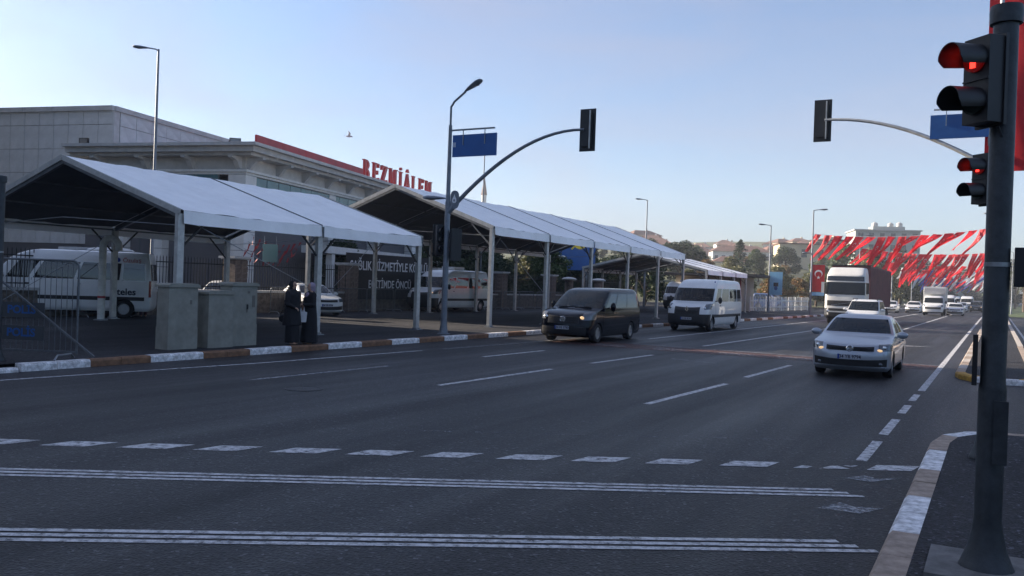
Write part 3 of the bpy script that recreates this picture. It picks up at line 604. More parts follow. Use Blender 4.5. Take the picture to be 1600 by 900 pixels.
def wheel(parent, x, y, r, w, side, style='spokes'):
    Mx = Matrix.Rotation(R(90), 3, 'Y')
    t = MB().lathe([(r * .62, -w / 2), (r * .93, -w / 2), (r * .985, -w * .36), (r, -w * .2), (r, w * .2), (r * .985, w * .36), (r * .93, w / 2), (r * .62, w / 2), (r * .62, -w / 2)], 28, (0, 0, 0), Mx, cap=False).build('wheel', 'tyre', parent, smooth=40)
    t.location = (x, y, r)
    b = MB(); b.lathe([(r * .60, -.02), (r * .655, w * .40), (r * .62, w * .44), (r * .585, w * .30), (r * .56, w * .08), (.03, w * .06)], 28, (0, 0, 0), Mx if side > 0 else Matrix.Rotation(R(-90), 3, 'Y'))
    if style == 'spokes':
        for k in range(5):
            a = 2 * math.pi * k / 5
            for da in (-.16, .16): b.bar((side * w * .32, .06 * math.cos(a), .06 * math.sin(a)), (side * w * .34, r * .60 * math.cos(a + da), r * .60 * math.sin(a + da)), .035, .05)
    else:
        for k in range(8):
            a = 2 * math.pi * k / 8; b.bar((side * w * .30, r * .2 * math.cos(a), r * .2 * math.sin(a)), (side * w * .30, r * .52 * math.cos(a), r * .52 * math.sin(a)), .03, .06)
    b.cyl((side * w * .1, 0, 0), (side * w * .38, 0, 0), r * .2, n=14)
    b.build('rim', 'rim', t, smooth=30)
def mirror(parent, x, y, z, side, m, big=False):
    b = MB(); s = 1.5 if big else 1.0
    b.ell((side * (.13 * s), .02, .02), (.13 if not big else .10, .075, .085 * (1.9 if big else 1)), 12, 8); b.bar((-side * .04, 0, -.04), (side * .08, .01, -.01), .06, .04)
    o = b.build('mirror', m, parent, smooth=50); o.location = (x, y, z)
    MB().box((side * .13 * s, .092, .02), (.17 if not big else .13, .012, .11 * (1.9 if big else 1))).build('mirror_glass', 'chrome', o)
def plate(parent, y, z, txt, w=.52):
    p = MB().box((0, 0, 0), (w, .02, .115)).build('number_plate', 'plate_white', parent); p.location = (0, y - .02, z)
    MB().box((-w / 2 + .022, -.012, 0), (.044, .006, .115)).build('country_band', 'plate_blue', p)
    put_text(txt, .112, 'plate_ink', p, (.02, -.0125, -.002), (R(90), 0, 0), sx=.92, extr=.002, bold=.002)
def seats(parent, rows, w, zf, zs, dash_y, zb, wheel_side=1):
    b = MB(); b.box((0, dash_y, zb - .18), (w * 1.8, .35, .30)); b.build('dashboard', 'interior', parent)
    for y in rows:
        for x in (-.4 * w / .8, .4 * w / .8):
            b = MB(); b.box((x, y, zs), (.5, .5, .16)); b.prism([(-.24, 0), (.24, 0), (.21, .55), (-.21, .55)], lambda a, c, t: (x + a, y + .22 + t + c * .22, zs + c), 0, .13)
            b.build('seat', 'interior', parent); MB().ell((x, y + .38, zs + .68), (.13, .06, .10), 10, 6).build('headrest', 'interior', parent)
    MB().lathe([(.165, -.012), (.185, 0), (.165, .012), (.15, 0)], 20, (.4 * w / .8, dash_y + .28, zb - .02), Matrix.Rotation(R(65), 3, 'X')).build('steering_wheel', 'black_plastic', parent)
def lens(parent, sh, x, z, r, m='beam_warm', dy=-.012, name='lamp', rz=1.0):
    for sx in ((1, -1) if not isinstance(x, tuple) else (x[1],)):
        xx = x if not isinstance(x, tuple) else x[0]
        MB().ell((0, 0, 0), (r, .03, r * rz), 12, 8).build(name, m, parent).location = (sx * xx, sh.front(xx, z) + dy, z)
def seam(parent, sh, pts, side, w=.014, m='trim_black', name='panel_gap'):
    b = MB()
    for (y0, z0), (y1, z1) in zip(pts[:-1], pts[1:]):
        x0, x1 = sh.side(z0) * 1.012 + .003, sh.side(z1) * 1.012 + .003; d = Vector((y1 - y0, z1 - z0)).normalized() * w / 2
        b.quad((side * x0, y0 - d.y, z0 + d.x), (side * x1, y1 - d.y, z1 + d.x), (side * x1, y1 + d.y, z1 - d.x), (side * x0, y0 + d.y, z0 - d.x))
    b.build(name, m, parent)
def vehicle(name, label, cat, loc, sh, rules, wheels, ra, wr, ww, paint, rz=0.0, group=None, style='spokes', tw=None):
    v = thing(name, label, cat, loc, rz, group); cache = sh.__dict__.setdefault('cache', None)
    parts = sh.mesh(rules, wheels, ra)
    for t, me in parts.items():
        link_mesh(t[0], me, PARTMAT.get(t[0], paint), v)
    for wy, wz in wheels:
        for s in (1, -1): wheel(v, s * ((tw or sh.side(wz + .2)) - ww / 2 - .015), wy, wr, ww, s, style)
    return v
FS = [0, .12, .25, .38, .5, .6, .7, .79, .86, .92, .965, .99, 1.0]
RS = [0, .3, .6, .8, .9, .96, 1.0]

# --- silver saloon
SAL = Shell([(.17, .14, 4.46, .80, .30, .15), (.24, .05, 4.58, .86, .34, .2), (.28, .015, 4.62, .875, .42, .2, .02), (.43, .0, 4.64, .885, .45, .2, .05), (.55, .005, 4.64, .89, .46, .2, .03), (.635, .03, 4.63, .89, .46, .2, .03), (.735, .085, 4.62, .888, .46, .2, .06),
             (.785, .16, 4.60, .882, .46, .2, .05), (.86, .55, 4.59, .872, .42, .2, .03), (.93, .98, 4.57, .862, .32, .2, .01), (.985, 1.28, 4.50, .85, .26, .25), (1.03, 1.40, 4.22, .835, .24, .25), (1.22, 1.76, 3.92, .755, .22, .2), (1.365, 2.07, 3.55, .675, .22, .2), (1.425, 2.28, 3.35, .62, .22, .2)],
            FS, [0, .05, .10, .44, .475, .80, .86, 1], RS, crown=.045)
sal_rules = [('intake', 2, 2, 'F', 0, 8), ('grille', 5, 5, 'F', 0, 4), ('headlight', 5, 6, 'F', 6, 11), ('headlight', 5, 6, 'S', 0, 0), ('windscreen', 11, 12, 'F', 0, 8), ('side_window', 11, 12, 'S', 2, 2), ('side_window', 11, 12, 'S', 4, 4), ('rear_window', 11, 12, 'R', 0, 3), ('tail_light', 5, 6, 'R', 3, 5)]
SALW = [(.90, .31), (3.55, .31)]
def saloon(label, loc, paint, rz=0.0, detailed=False, group=None, lit=False):
    v = vehicle('saloon_car', label, 'car', loc, SAL, sal_rules, SALW, .345, .315, .205, paint, rz, group)
    for s in (1, -1):
        mirror(v, s * .89, 1.62, .98, s, paint); seam(v, SAL, [(1.38, .3), (1.36, .6), (1.42, .96)], s); seam(v, SAL, [(2.52, .3), (2.54, .98)], s); seam(v, SAL, [(1.4, .29), (3.1, .29)], s)
        for y in (2.32, 3.28): MB().bar((s * .905, y, .80), (s * .905, y + .18, .80), .03, .03).build('door_handle', paint, v)
    seats(v, (2.05, 2.95), .72, .3, .50, 1.62, 1.0)
    plate(v, SAL.front(0, .5) - .005, .50, '34 YB 9794')
    for k in range(3): MB().bar((-.52, SAL.front(.3, .66 + .027 * k) - .03, .66 + .027 * k), (.52, SAL.front(.3, .66 + .027 * k) - .03, .66 + .027 * k), .02, .006).build('grille_bar', 'black_plastic', v)
    MB().bar((-.78, .13, .272), (.78, .13, .272), .03, .012).build('chrome_strip', 'chrome', v)
    return v
jt = saloon('silver saloon car with its headlights on, driving towards the crossing', (-3.0, 21.75, 0), 'car_silver', rz=.01)
e = MB().lathe([(.062, 0), (.072, .01), (.082, .0), (.072, -.012)], 24, (0, 0, 0), Matrix.Rotation(R(90), 3, 'X')); 
for pts in ([(-.05, .055), (-.018, -.035), (0, .01), (.018, -.035), (.05, .055)], [(-.066, .02), (-.03, -.07), (0, -.005), (.03, -.07), (.066, .02)]): e.tube([(x, 0, z) for x, z in pts], .007, 6)
e.build('emblem', 'chrome', jt).location = (0, SAL.front(0, .69) - .03, .69)
for s in (1, -1):
    MB().ell((0, 0, 0), (.075, .03, .034), 12, 8).build('lamp', 'beam_warm', jt).location = (s * .64, SAL.front(.64, .67) - .0, .668)
    MB().ell((0, 0, 0), (.05, .03, .05), 12, 8).build('lamp', 'chrome', jt).location = (s * .74, SAL.front(.74, .72) - .0, .735)
    MB().ell((0, 0, 0), (.045, .02, .035), 12, 8).build('fog_lamp', 'headlight', jt).location = (s * .68, SAL.front(.68, .35) - .005, .35)

# --- black people carrier
VIT = Shell([(.20, .18, 5.06, .86, .26, .1), (.28, .06, 5.11, .93, .32, .12), (.38, .015, 5.13, .955, .44, .12), (.55, .0, 5.14, .962, .48, .12), (.66, .015, 5.14, .965, .50, .12, .0), (.77, .045, 5.14, .966, .50, .12, .03), (.90, .10, 5.14, .966, .50, .12, .09), (.98, .22, 5.13, .964, .48, .12, .08),
             (1.08, .55, 5.13, .96, .36, .12, .03), (1.15, .92, 5.12, .955, .30, .12), (1.20, 1.06, 5.12, .95, .27, .12), (1.45, 1.44, 5.09, .91, .26, .12), (1.70, 1.86, 5.03, .85, .25, .12), (1.80, 2.08, 4.98, .81, .25, .12), (1.865, 2.35, 4.90, .75, .25, .12)],
            FS, [0, .03, .065, .27, .31, .60, .63, .93, 1], RS, crown=.04)
vit_rules = [('intake', 1, 2, 'F', 0, 7), ('grille', 4, 5, 'F', 0, 4), ('headlight', 5, 6, 'F', 6, 11), ('headlight', 5, 6, 'S', 0, 0), ('windscreen', 10, 12, 'F', 0, 9), ('side_window', 10, 11, 'S', 2, 2), ('side_window', 10, 11, 'S', 4, 4), ('side_window', 10, 11, 'S', 6, 6), ('rear_window', 10, 11, 'R', 0, 3), ('tail_light', 5, 9, 'R', 4, 5)]
VITW = [(.93, .33), (4.13, .33)]
vt = vehicle('people_carrier', 'black people carrier with one headlight glowing, driving past the marquees', 'van', (-12.85, 26.45, 0), VIT, vit_rules, VITW, .375, .335, .225, 'car_black', rz=.02, tw=.955)
for s in (1, -1):
    mirror(v := vt, s * .965, 1.72, 1.22, s, 'car_black', True); seam(vt, VIT, [(1.42, .4), (1.38, .8), (1.45, 1.16)], s); seam(vt, VIT, [(2.42, .36), (2.42, 1.2)], s); seam(vt, VIT, [(3.72, .75), (3.72, 1.2)], s); seam(vt, VIT, [(2.45, 1.14), (5.0, 1.14)], s, .02)
    for y in (2.25, 2.52): MB().bar((s * .985, y, 1.02), (s * .985, y + .16, 1.02), .03, .035).build('door_handle', 'car_black', vt)
    seam(vt, VIT, [(1.5, .46), (3.7, .46)], s, .03, 'car_black', 'side_strip')
seats(vt, (1.95, 2.9, 3.8), .8, .4, .78, 1.35, 1.2); plate(vt, VIT.front(0, .5), .52, '34 FB 3780')
e = MB().lathe([(.088, 0), (.098, .01), (.108, 0), (.098, -.012)], 24, (0, 0, 0), Matrix.Rotation(R(90), 3, 'X'))
for k in range(3): e.bar((0, 0, 0), (.10 * math.sin(k * 2.094), 0, .10 * math.cos(k * 2.094)), .016)
e.build('emblem', 'chrome', vt).location = (0, VIT.front(0, .80) - .03, .80)
for k in range(3): MB().bar((-.52, VIT.front(.3, .72 + .075 * k) - .028, .72 + .075 * k), (.52, VIT.front(.3, .72 + .075 * k) - .028, .72 + .075 * k), .025, .014).build('grille_bar', 'trim_black', vt)
MB().ell((0, 0, 0), (.085, .04, .06), 12, 8).build('lamp', 'beam_warm', vt, label='glowing warm headlight').location = (.66, VIT.front(.66, .85) + .0, .865)
MB().ell((0, 0, 0), (.08, .04, .06), 12, 8).build('lamp', 'chrome', vt).location = (-.66, VIT.front(.66, .85), .865)
MB().box((.18, 1.16, 1.235), (.20, .12, .004)).build('dash_paper', 'sign_white', vt); MB().box((-.22, 1.16, 1.235), (.22, .12, .004)).build('dash_paper', 'sign_white', vt)
for s in (-.35, .3): MB().bar((s - .3, VIT.front(.3, 1.2) - .01, 1.20), (s + .3, VIT.front(.2, 1.24) - .02, 1.235), .02).build('wiper', 'black_plastic', vt)

# --- white minibus with black bumper, and the same shell for parked vans
VAN = Shell([(.26, .14, 6.08, .90, .25, .08), (.36, .04, 6.17, .98, .33, .1), (.50, .0, 6.2, 1.0, .36, .1), (.66, .0, 6.2, 1.01, .37, .1), (.80, .02, 6.2, 1.015, .38, .1, .02), (1.00, .07, 6.2, 1.018, .40, .1, .05), (1.12, .16, 6.2, 1.018, .42, .1, .10), (1.24, .36, 6.2, 1.015, .40, .1, .08), (1.34, .62, 6.2, 1.01, .34, .1, .03), (1.42, .80, 6.2, 1.005, .28, .1),
             (1.72, 1.02, 6.18, .985, .26, .1), (2.04, 1.28, 6.15, .955, .26, .1), (2.12, 1.38, 6.14, .94, .26, .1), (2.32, 1.72, 6.11, .90, .26, .1), (2.44, 2.1, 6.06, .84, .26, .12)], FS, [0, .03, .06, .205, .235, .50, .52, .80, .82, .975, 1], RS, crown=.06)
van_rules = [('bumper', 0, 2, 'F', 0, 11), ('bumper', 3, 3, 'F', 0, 11), ('bumper', 0, 3, 'S', 0, 0), ('grille', 4, 5, 'F', 0, 4), ('headlight', 5, 6, 'F', 7, 11), ('headlight', 5, 6, 'S', 0, 0), ('windscreen', 9, 10, 'F', 0, 9), ('side_window', 9, 10, 'S', 2, 2), ('side_window', 9, 10, 'S', 4, 4), ('side_window', 9, 10, 'S', 6, 6), ('side_window', 9, 10, 'S', 8, 8), ('rear_window', 9, 10, 'R', 0, 3), ('tail_light', 4, 8, 'R', 4, 5), ('side_strip', 3, 3, 'S', 2, 8)]
VANW = [(.92, .34), (5.25, .34)]
def van(name, label, loc, rz, paint, detail=True, cat='minibus', wd=1.0):
    v = vehicle(name, label, cat, loc, VAN, van_rules, VANW, .39, .345, .225, paint, rz, style='steel', tw=.985)
    for s in (1, -1):
        mirror(v, s * 1.03, 1.28, 1.46, s, 'trim_black', True); seam(v, VAN, [(1.32, .42), (1.30, .9), (1.22, 1.42)], s); seam(v, VAN, [(2.22, .42), (2.22, 1.42)], s); seam(v, VAN, [(3.55, .6), (3.55, 2.05)], s)
        MB().bar((s * 1.025, 2.02, 1.22), (s * 1.025, 2.16, 1.22), .03, .04).build('door_handle', 'trim_black', v)
    seats(v, (1.75, 2.9, 3.8, 4.7), .85, .5, .95, 1.05, 1.42)
    return v
ms = van('minibus', 'white high-roofed minibus with black bumper, following the black people carrier', (-12.72, 39.5, 0), .0, 'car_white')
plate(ms, VAN.front(0, .62) - .005, .60, '34 M 8036')
e = MB().prism([(0, .14), (.085, 0), (0, -.14), (-.085, 0)], lambda a, c, t: (a, t, c), -.012, .012); e.build('emblem', 'chrome', ms).location = (0, VAN.front(0, 1.03) - .03, 1.04)
MB().prism([(0, .085), (.045, 0), (0, -.085), (-.045, 0)], lambda a, c, t: (a, t, c), -.02, .02).build('emblem_core', 'trim_black', ms).location = (0, VAN.front(0, 1.03) - .03, 1.04)
for k in range(3): MB().bar((-.5, VAN.front(.3, .86 + .055 * k) - .03, .86 + .055 * k), (.5, VAN.front(.3, .86 + .055 * k) - .03, .86 + .055 * k), .02, .012).build('grille_bar', 'black_plastic', ms)
o = put_text('SERVİS', .15, 'plate_blue', ms, (0, VAN.front(0, 1.30) - .035, 1.285), (R(22), 0, 0), extr=.002)
for s in (1, -1): MB().ell((0, 0, 0), (.07, .04, .07), 12, 8).build('lamp', 'chrome', ms).location = (s * .80, VAN.front(.80, 1.08) + .0, 1.10)
for s in (-.4, .35): MB().bar((s - .35, VAN.front(.3, 1.43) - .02, 1.43), (s + .35, VAN.front(.2, 1.47) - .03, 1.47), .02).build('wiper', 'black_plastic', ms)
for x in (-.86, .86): MB().ell((x, 1.62, 2.36), (.03, .03, .04), 8, 6).build('marker_lamp', 'plate_blue', ms)
pv_ = van('parked_van', 'white high-roofed van parked behind the signal pole, seen past the tall marquee', (-28.9, 40.6, .145), .0, 'car_white', cat='van')
MB().box((0, 3.5, 2.60), (.9, 1.1, .16)).build('roof_unit', 'white_plastic', pv_); lens(pv_, VAN, (.78, 1), 1.10, .06)

# --- high white minibus parked side-on behind the first tent (tail to the right)
pb = van('parked_minibus', 'white passenger minibus parked side-on behind the steel barriers', (-32.85, 17.9, .145), R(29.3 - 90 + 16), 'car_white')
for ob_ in [x for x in bpy.data.objects if x.parent == pb]: pass
pb.scale = (1.0, 1.02, 1.0)
MB().ell((0, 4.6, 2.52), (.62, .85, .13), 16, 8).build('roof_unit', 'white_plastic', pb, smooth=50)
put_text('Özulaş', .22, 'red_letter', pb, (.945, 5.5, 2.16), (R(82), 0, R(90)), extr=.002); put_text('teles', .34, 'plate_ink', pb, (1.035, 5.35, .98), (R(90), 0, R(90)), extr=.002, bold=.008)
MB().ell((.95, 5.02, 2.17), (.01, .09, .09), 12, 6).build('roundel', 'plate_blue', pb)

# --- articulated lorry: white cab, maroon box
CAB = Shell([(.35, .10, 2.2, 1.12, .22, .05), (.50, .02, 2.25, 1.22, .26, .05), (.62, .0, 2.25, 1.24, .28, .05), (1.06, .0, 2.25, 1.25, .28, .05), (1.22, .01, 2.25, 1.25, .28, .05), (1.58, .03, 2.25, 1.25, .28, .05), (1.98, .08, 2.25, 1.25, .28, .05), (2.80, .22, 2.25, 1.22, .27, .05), (2.88, .22, 2.25, 1.21, .27, .05), (3.20, .28, 2.25, 1.19, .27, .05), (3.32, .36, 2.25, 1.18, .27, .05), (3.64, .85, 2.25, 1.13, .27, .05), (3.78, 1.10, 2.25, 1.07, .25, .05)],
            FS, [0, .06, .12, .62, 1], RS, n=4.0, crown=.03)
cab_rules = [('bumper', 0, 1, 'F', 0, 11), ('intake', 2, 2, 'F', 0, 6), ('intake', 4, 4, 'F', 0, 7), ('headlight', 2, 2, 'F', 8, 11), ('headlight', 2, 2, 'S', 0, 0), ('windscreen', 6, 6, 'F', 0, 10), ('visor_panel', 8, 8, 'F', 0, 9), ('side_window', 6, 6, 'S', 2, 2)]
tk = vehicle('lorry', 'white lorry cab pulling a tall maroon box trailer', 'lorry', (-8.75, 60.3, 0), CAB, cab_rules, [(1.35, .5)], .58, .5, .32, 'truck_white', style='steel', tw=1.22)
bx = MB().box((0, 9.2, 2.55), (2.50, 13.0, 2.85)).build('box_body', 'container_maroon', tk)
for s in (1, -1):
    for k in range(22): MB().box((s * 1.262, 3.0 + .58 * k, 2.55), (.024, .26, 2.70)).build('rib', 'container_maroon', bx)
MB().box((0, 2.66, 3.99), (2.5, .10, .08)).box((0, 2.66, 1.14), (2.5, .06, .08)).build('edge_trim', 'trim_black', bx)
MB().box((0, 9.0, .98), (.9, 13.0, .26)).build('chassis', 'black_metal', tk)
for y in (5.2, 12.4, 13.7):
    for s in (1, -1): wheel(tk, s * 1.08, y, .5, .34, s, 'steel')
for s in (1, -1):
    MB().box((s * 1.40, .12, 2.42), (.16, .14, .72)).bar((s * 1.2, .25, 2.75), (s * 1.4, .15, 2.72), .04).build('mirror', 'trim_black' if s > 0 else 'truck_white', tk)
    MB().bar((s * 1.262, .55, 1.0), (s * 1.262, 1.0, 1.0), .03, .04).build('door_handle', 'trim_black', tk)
MB().bar((-.80, CAB.front(.5, 1.3) - .02, 1.27), (.80, CAB.front(.5, 1.5) - .02, 1.53), .02, .04).build('grille_bar', 'chrome', tk)
MB().bar((-.92, CAB.front(.5, .85) - .02, .84), (.92, CAB.front(.5, .85) - .02, .84), .02, .09).build('grille_bar', 'truck_white', tk)
for s in (-.5, .5): MB().bar((s - .45, CAB.front(.4, 2.0) - .03, 2.0), (s + .4, CAB.front(.3, 2.08) - .04, 2.09), .03).build('wiper', 'black_plastic', tk)
for s in (1, -1): MB().ell((0, 0, 0), (.09, .04, .10), 12, 8).build('lamp', 'beam_warm' if s > 0 else 'chrome', tk).location = (s * 1.0, CAB.front(1.0, .85) - .005, .86)
for k in range(3): MB().ell((-.15 + .15 * k, .36, 3.27), (.05, .04, .03), 8, 6).build('marker_lamp', 'headlight', tk)

# --- white family car with roof rails
MPV = Shell([(.18, .14, 4.30, .80, .28, .1), (.26, .04, 4.37, .87, .33, .12), (.40, .0, 4.39, .885, .35, .12), (.58, .01, 4.4, .89, .35, .12), (.70, .04, 4.4, .89, .36, .12), (.84, .10, 4.4, .888, .38, .12, .03), (.92, .22, 4.4, .884, .38, .12, .02), (1.0, .62, 4.39, .878, .34, .12), (1.06, .92, 4.38, .872, .28, .12), (1.10, 1.02, 4.38, .866, .25, .12), (1.38, 1.46, 4.33, .81, .23, .12), (1.62, 1.85, 4.25, .75, .22, .12), (1.70, 2.05, 4.18, .70, .22, .12)],
            FS, [0, .04, .08, .33, .36, .64, .67, .94, 1], RS, crown=.04)
mpv_rules = [('intake', 1, 2, 'F', 0, 7), ('grille', 4, 4, 'F', 0, 5), ('headlight', 4, 5, 'F', 7, 11), ('headlight', 4, 5, 'S', 0, 0), ('windscreen', 9, 10, 'F', 0, 9), ('side_window', 9, 10, 'S', 2, 2), ('side_window', 9, 10, 'S', 4, 4), ('side_window', 9, 10, 'S', 6, 6), ('rear_window', 9, 10, 'R', 0, 3), ('tail_light', 4, 8, 'R', 4, 5)]
def mpv(label, loc, paint, rz=0., rails=True):
    v = vehicle('family_car', label, 'car', loc, MPV, mpv_rules, [(.86, .31), (3.5, .31)], .35, .32, .205, paint, rz)
    for s in (1, -1):
        mirror(v, s * .89, 1.45, 1.12, s, paint)
        if rails: MB().tube([(s * .66, 1.95, 1.69), (s * .68, 2.05, 1.77), (s * .68, 3.9, 1.77), (s * .66, 4.0, 1.69)], .02, 8).build('roof_rail', 'trim_black', v)
    seats(v, (1.75, 2.7), .75, .4, .62, 1.25, 1.08); plate(v, MPV.front(0, .5), .52, '34 HK 412')
    return v
mpv('white family car with dark roof rails, behind the silver saloon', (-6.75, 52.6, 0), 'car_white')

# --- light box van
TR = thing('box_van', 'white light lorry with a boxy body taller than its cab', 'van', (-6.2, 107.2, 0), 0)
BV = Shell([(.3, .12, 2.3, .92, .25, .05), (.42, .03, 2.3, 1.0, .32, .05), (.72, .0, 2.3, 1.02, .35, .05), (.95, .03, 2.3, 1.03, .38, .05, .04), (1.18, .12, 2.3, 1.03, .40, .05, .06), (1.34, .52, 2.3, 1.02, .34, .05), (1.42, .72, 2.3, 1.0, .28, .05), (2.0, 1.12, 2.3, .95, .26, .05), (2.18, 1.3, 2.3, .88, .26, .05)], FS, [0, .06, .14, .75, 1], RS, crown=.04)
for t, me in BV.mesh([('bumper', 0, 0, 'F', 0, 11), ('grille', 2, 2, 'F', 0, 6), ('headlight', 3, 3, 'F', 7, 11), ('windscreen', 6, 6, 'F', 0, 9), ('side_window', 6, 6, 'S', 2, 2)], [(.95, .36)], .42).items(): link_mesh(t[0], me, PARTMAT.get(t[0], 'car_white'), TR)
MB().box((0, 4.35, 2.0), (2.3, 4.1, 2.5)).build('box_body', 'car_white', TR); MB().box((0, 4.3, .68), (.9, 4.2, .2)).build('chassis', 'black_metal', TR)
MB().prism([(-1.1, 0), (1.1, 0), (1.0, .62), (-1.0, .62)], lambda a, c, t: (a, 1.9 - c * .1 + t, 2.45 + c), 0, .4).build('wind_deflector', 'truck_white', TR)
for y in (.95, 4.9):
    for s in (1, -1): wheel(TR, s * .92, y, .36, .24, s, 'steel')
for s in (1, -1): mirror(TR, s * 1.05, 1.1, 1.5, s, 'trim_black', True)

# --- distant traffic and parked cars
def shift(v, **k): return v
saloon('white saloon car in the far traffic, beside the lorry trailer', (-11.5, 114.5, 0), 'car_white')
g = saloon('white saloon car in the far traffic, between the lorry and the box van', (-9.2, 119.5, 0), 'car_white')
for s in (1, -1): MB().ell((0, 0, 0), (.08, .03, .05), 10, 6).build('lamp', 'beam_warm', g).location = (s * .66, SAL.front(.66, .70), .70)
g = saloon('white saloon car in the far traffic, to the right of the box van', (-4.2, 112.5, 0), 'car_white')
g = mpv('dark family car with orange-glowing headlights at the end of the traffic', (-2.75, 152, 0), 'car_dark', rails=False)
for s in (1, -1): MB().ell((0, 0, 0), (.10, .04, .08), 10, 6).build('lamp', 'beam_warm', g).location = (s * .68, MPV.front(.68, .78), .78)
van('distant_van', 'white van following the box van in the far traffic', (-6.4, 142, 0), 0, 'car_white', cat='van')
van('distant_van', 'white high van ahead of the dark car, far along the road', (-4.6, 172, 0), 0, 'car_white', cat='van')
van('distant_van', 'white high van furthest away under the flags', (-7.2, 190, 0), 0, 'car_white', cat='van')
saloon('white saloon car far off, behind the other traffic', (-4.7, 146, 0), 'car_white')
saloon('white saloon car parked side-on by the railings behind the two women', (-26.9, 30.6, .145), 'car_white', rz=R(62))
c2 = saloon('white car parked nose-out beside the grey cabinets, behind a tent post', (-29.6, 26.4, .145), 'car_white', rz=R(38))
c3 = saloon('dark car with pale roof parked behind the grey cabinets', (-29.2, 21.2, .145), 'car_dark', rz=R(70))
saloon('white car parked beyond the white picket fence', (-21.5, 84, .1), 'car_white', rz=R(60)); mpv('blue car parked behind the white picket fence', (-19.8, 98.5, .1), 'car_blue', rz=R(75), rails=False)
van('parked_bus', 'white bus parked beneath the low far marquee', (-25.2, 74.5, .145), R(8), 'car_white', cat='bus')
# ------------------------------------------------------------------ signal poles, lamps, signs
def ped_head(parent, loc, rz, lit=True):
    """two-aspect pedestrian head; faces local -y after rotation rz"""
    h = MB().box((0, 0, 0), (.25, .15, .66)).box((0, .085, 0), (.28, .03, .70)).box((0, -.079, 0), (.25, .012, .012)).build('signal_head', 'black_plastic', parent); h.location = loc; h.rotation_euler = (0, 0, rz); h.scale = (.84, .84, .86)
    for k, z in enumerate((.165, -.165)):
        b = MB(); n = 18                                       # deep cut-away visor
        vs = []
        for j in range(n + 1):
            a = R(-28) + R(236) * j / n; c, s_ = math.cos(a), math.sin(a); d = .27 - .10 * max(0, -s_)
            vs += [(.105 * c, -.075, z + .105 * s_), (.110 * c, -.075 - d, z + .110 * s_ - .02), (.110 * c, -.075, z + .110 * s_), (.116 * c, -.075 - d, z + .116 * s_ - .02)]
        b.add(vs, [(4 * j + q0, 4 * j + 4 + q0, 4 * j + 4 + q1, 4 * j + q1) for j in range(n) for q0, q1 in ((0, 1), (3, 2), (1, 3))])
        b.build('visor', 'black_plastic', h, smooth=40)
        MB().lathe([(.001, -.02), (.092, -.012), (.105, 0), (.105, .02)], 22, (0, -.085, z), Matrix.Rotation(R(90), 3, 'X')).build('lens', 'red_glow' if (lit and k == 0) else 'dark_lens', h, smooth=40)
        if lit and k == 0:                                     # standing figure
            MB().ell((0, -.112, z + .062), (.018, .008, .018), 10, 6).box((0, -.112, z + .018), (.05, .012, .055)).box((-.013, -.112, z - .04), (.018, .012, .07)).box((.013, -.112, z - .04), (.018, .012, .07)).box((-.034, -.112, z + .012), (.012, .012, .06)).box((.034, -.112, z + .012), (.012, .012, .06)).build('lit_figure', 'red_lamp', h)
    [MB().bar((0, .09, z), (0, .21, z), .05).build('clamp', 'black_metal', h) for z in (.25, -.25)]; MB().tube([(.05, .10, -.33), (.06, .14, -.42), (.03, .20, -.46)], .012, 6).build('cable', 'black_plastic', h)
    return h
def ped_pole(label, loc, H, head_dir, lit, r=.09, box=True):
    p = thing('signal_pole', label, 'traffic light', loc, 0)
    MB().lathe([(.175, 0), (.175, .02), (.16, .05), (.12, .16), (.098, .26), (r + .008, .36), (r + .008, 1.22), (r + .005, 1.25), (r, 1.27), (r, H - .08)], 26).build('post', 'pole_grey', p, smooth=35)
    MB().lathe([(r + .022, H - .12), (r + .026, H - .04), (r + .02, H), (.03, H + .015)], 26).build('cap', 'pole_grey', p, smooth=40)
    MB().lathe([(r + .004, 2.05), (r + .004, 2.08)], 26).build('band', 'steel', p)
    MB().box((.055, -.10, .95), (.085, .02, .42)).build('access_door', 'pole_grey', p)
    if box:
        MB().box((.15, .04, 2.05), (.10, .16, .26)).build('push_button_box', 'black_plastic', p); MB().box((-.11, -.03, 1.42), (.03, .10, .34)).build('sticker_plate', 'black_metal', p)
    d = Vector((head_dir[0], head_dir[1])).normalized(); a = math.atan2(d.x, -d.y)
    ped_head(p, (d.x * .175, d.y * .175, H - .52), a, lit)
    return p
cx, cy = .872, .489                                           # camera right in plan
hd = (-.955 * cx + .295 * cy, -.955 * cy - .295 * cx)
ped_pole('thick grey pole with a large red pedestrian light and flared base by the kerb', (-.005, 6.66, .125), 3.80, hd, True, r=.077)
MB().box((0, 0, 0), (.75, .75, .05)).build('base_pad', 'concrete', bpy.data.objects['signal_pole']).location = (.02, 0, .005)
ped_pole('pedestrian signal pole with a red light, just behind the thick grey pole', (-.055, 11.32, .125), 3.72, hd, True, r=.07, box=False)
ped_pole('dark signal pole on the left pavement beside the steel barriers', (-16.50, 9.50, .145), 3.50, (-.8, .1), False, r=.085, box=False)

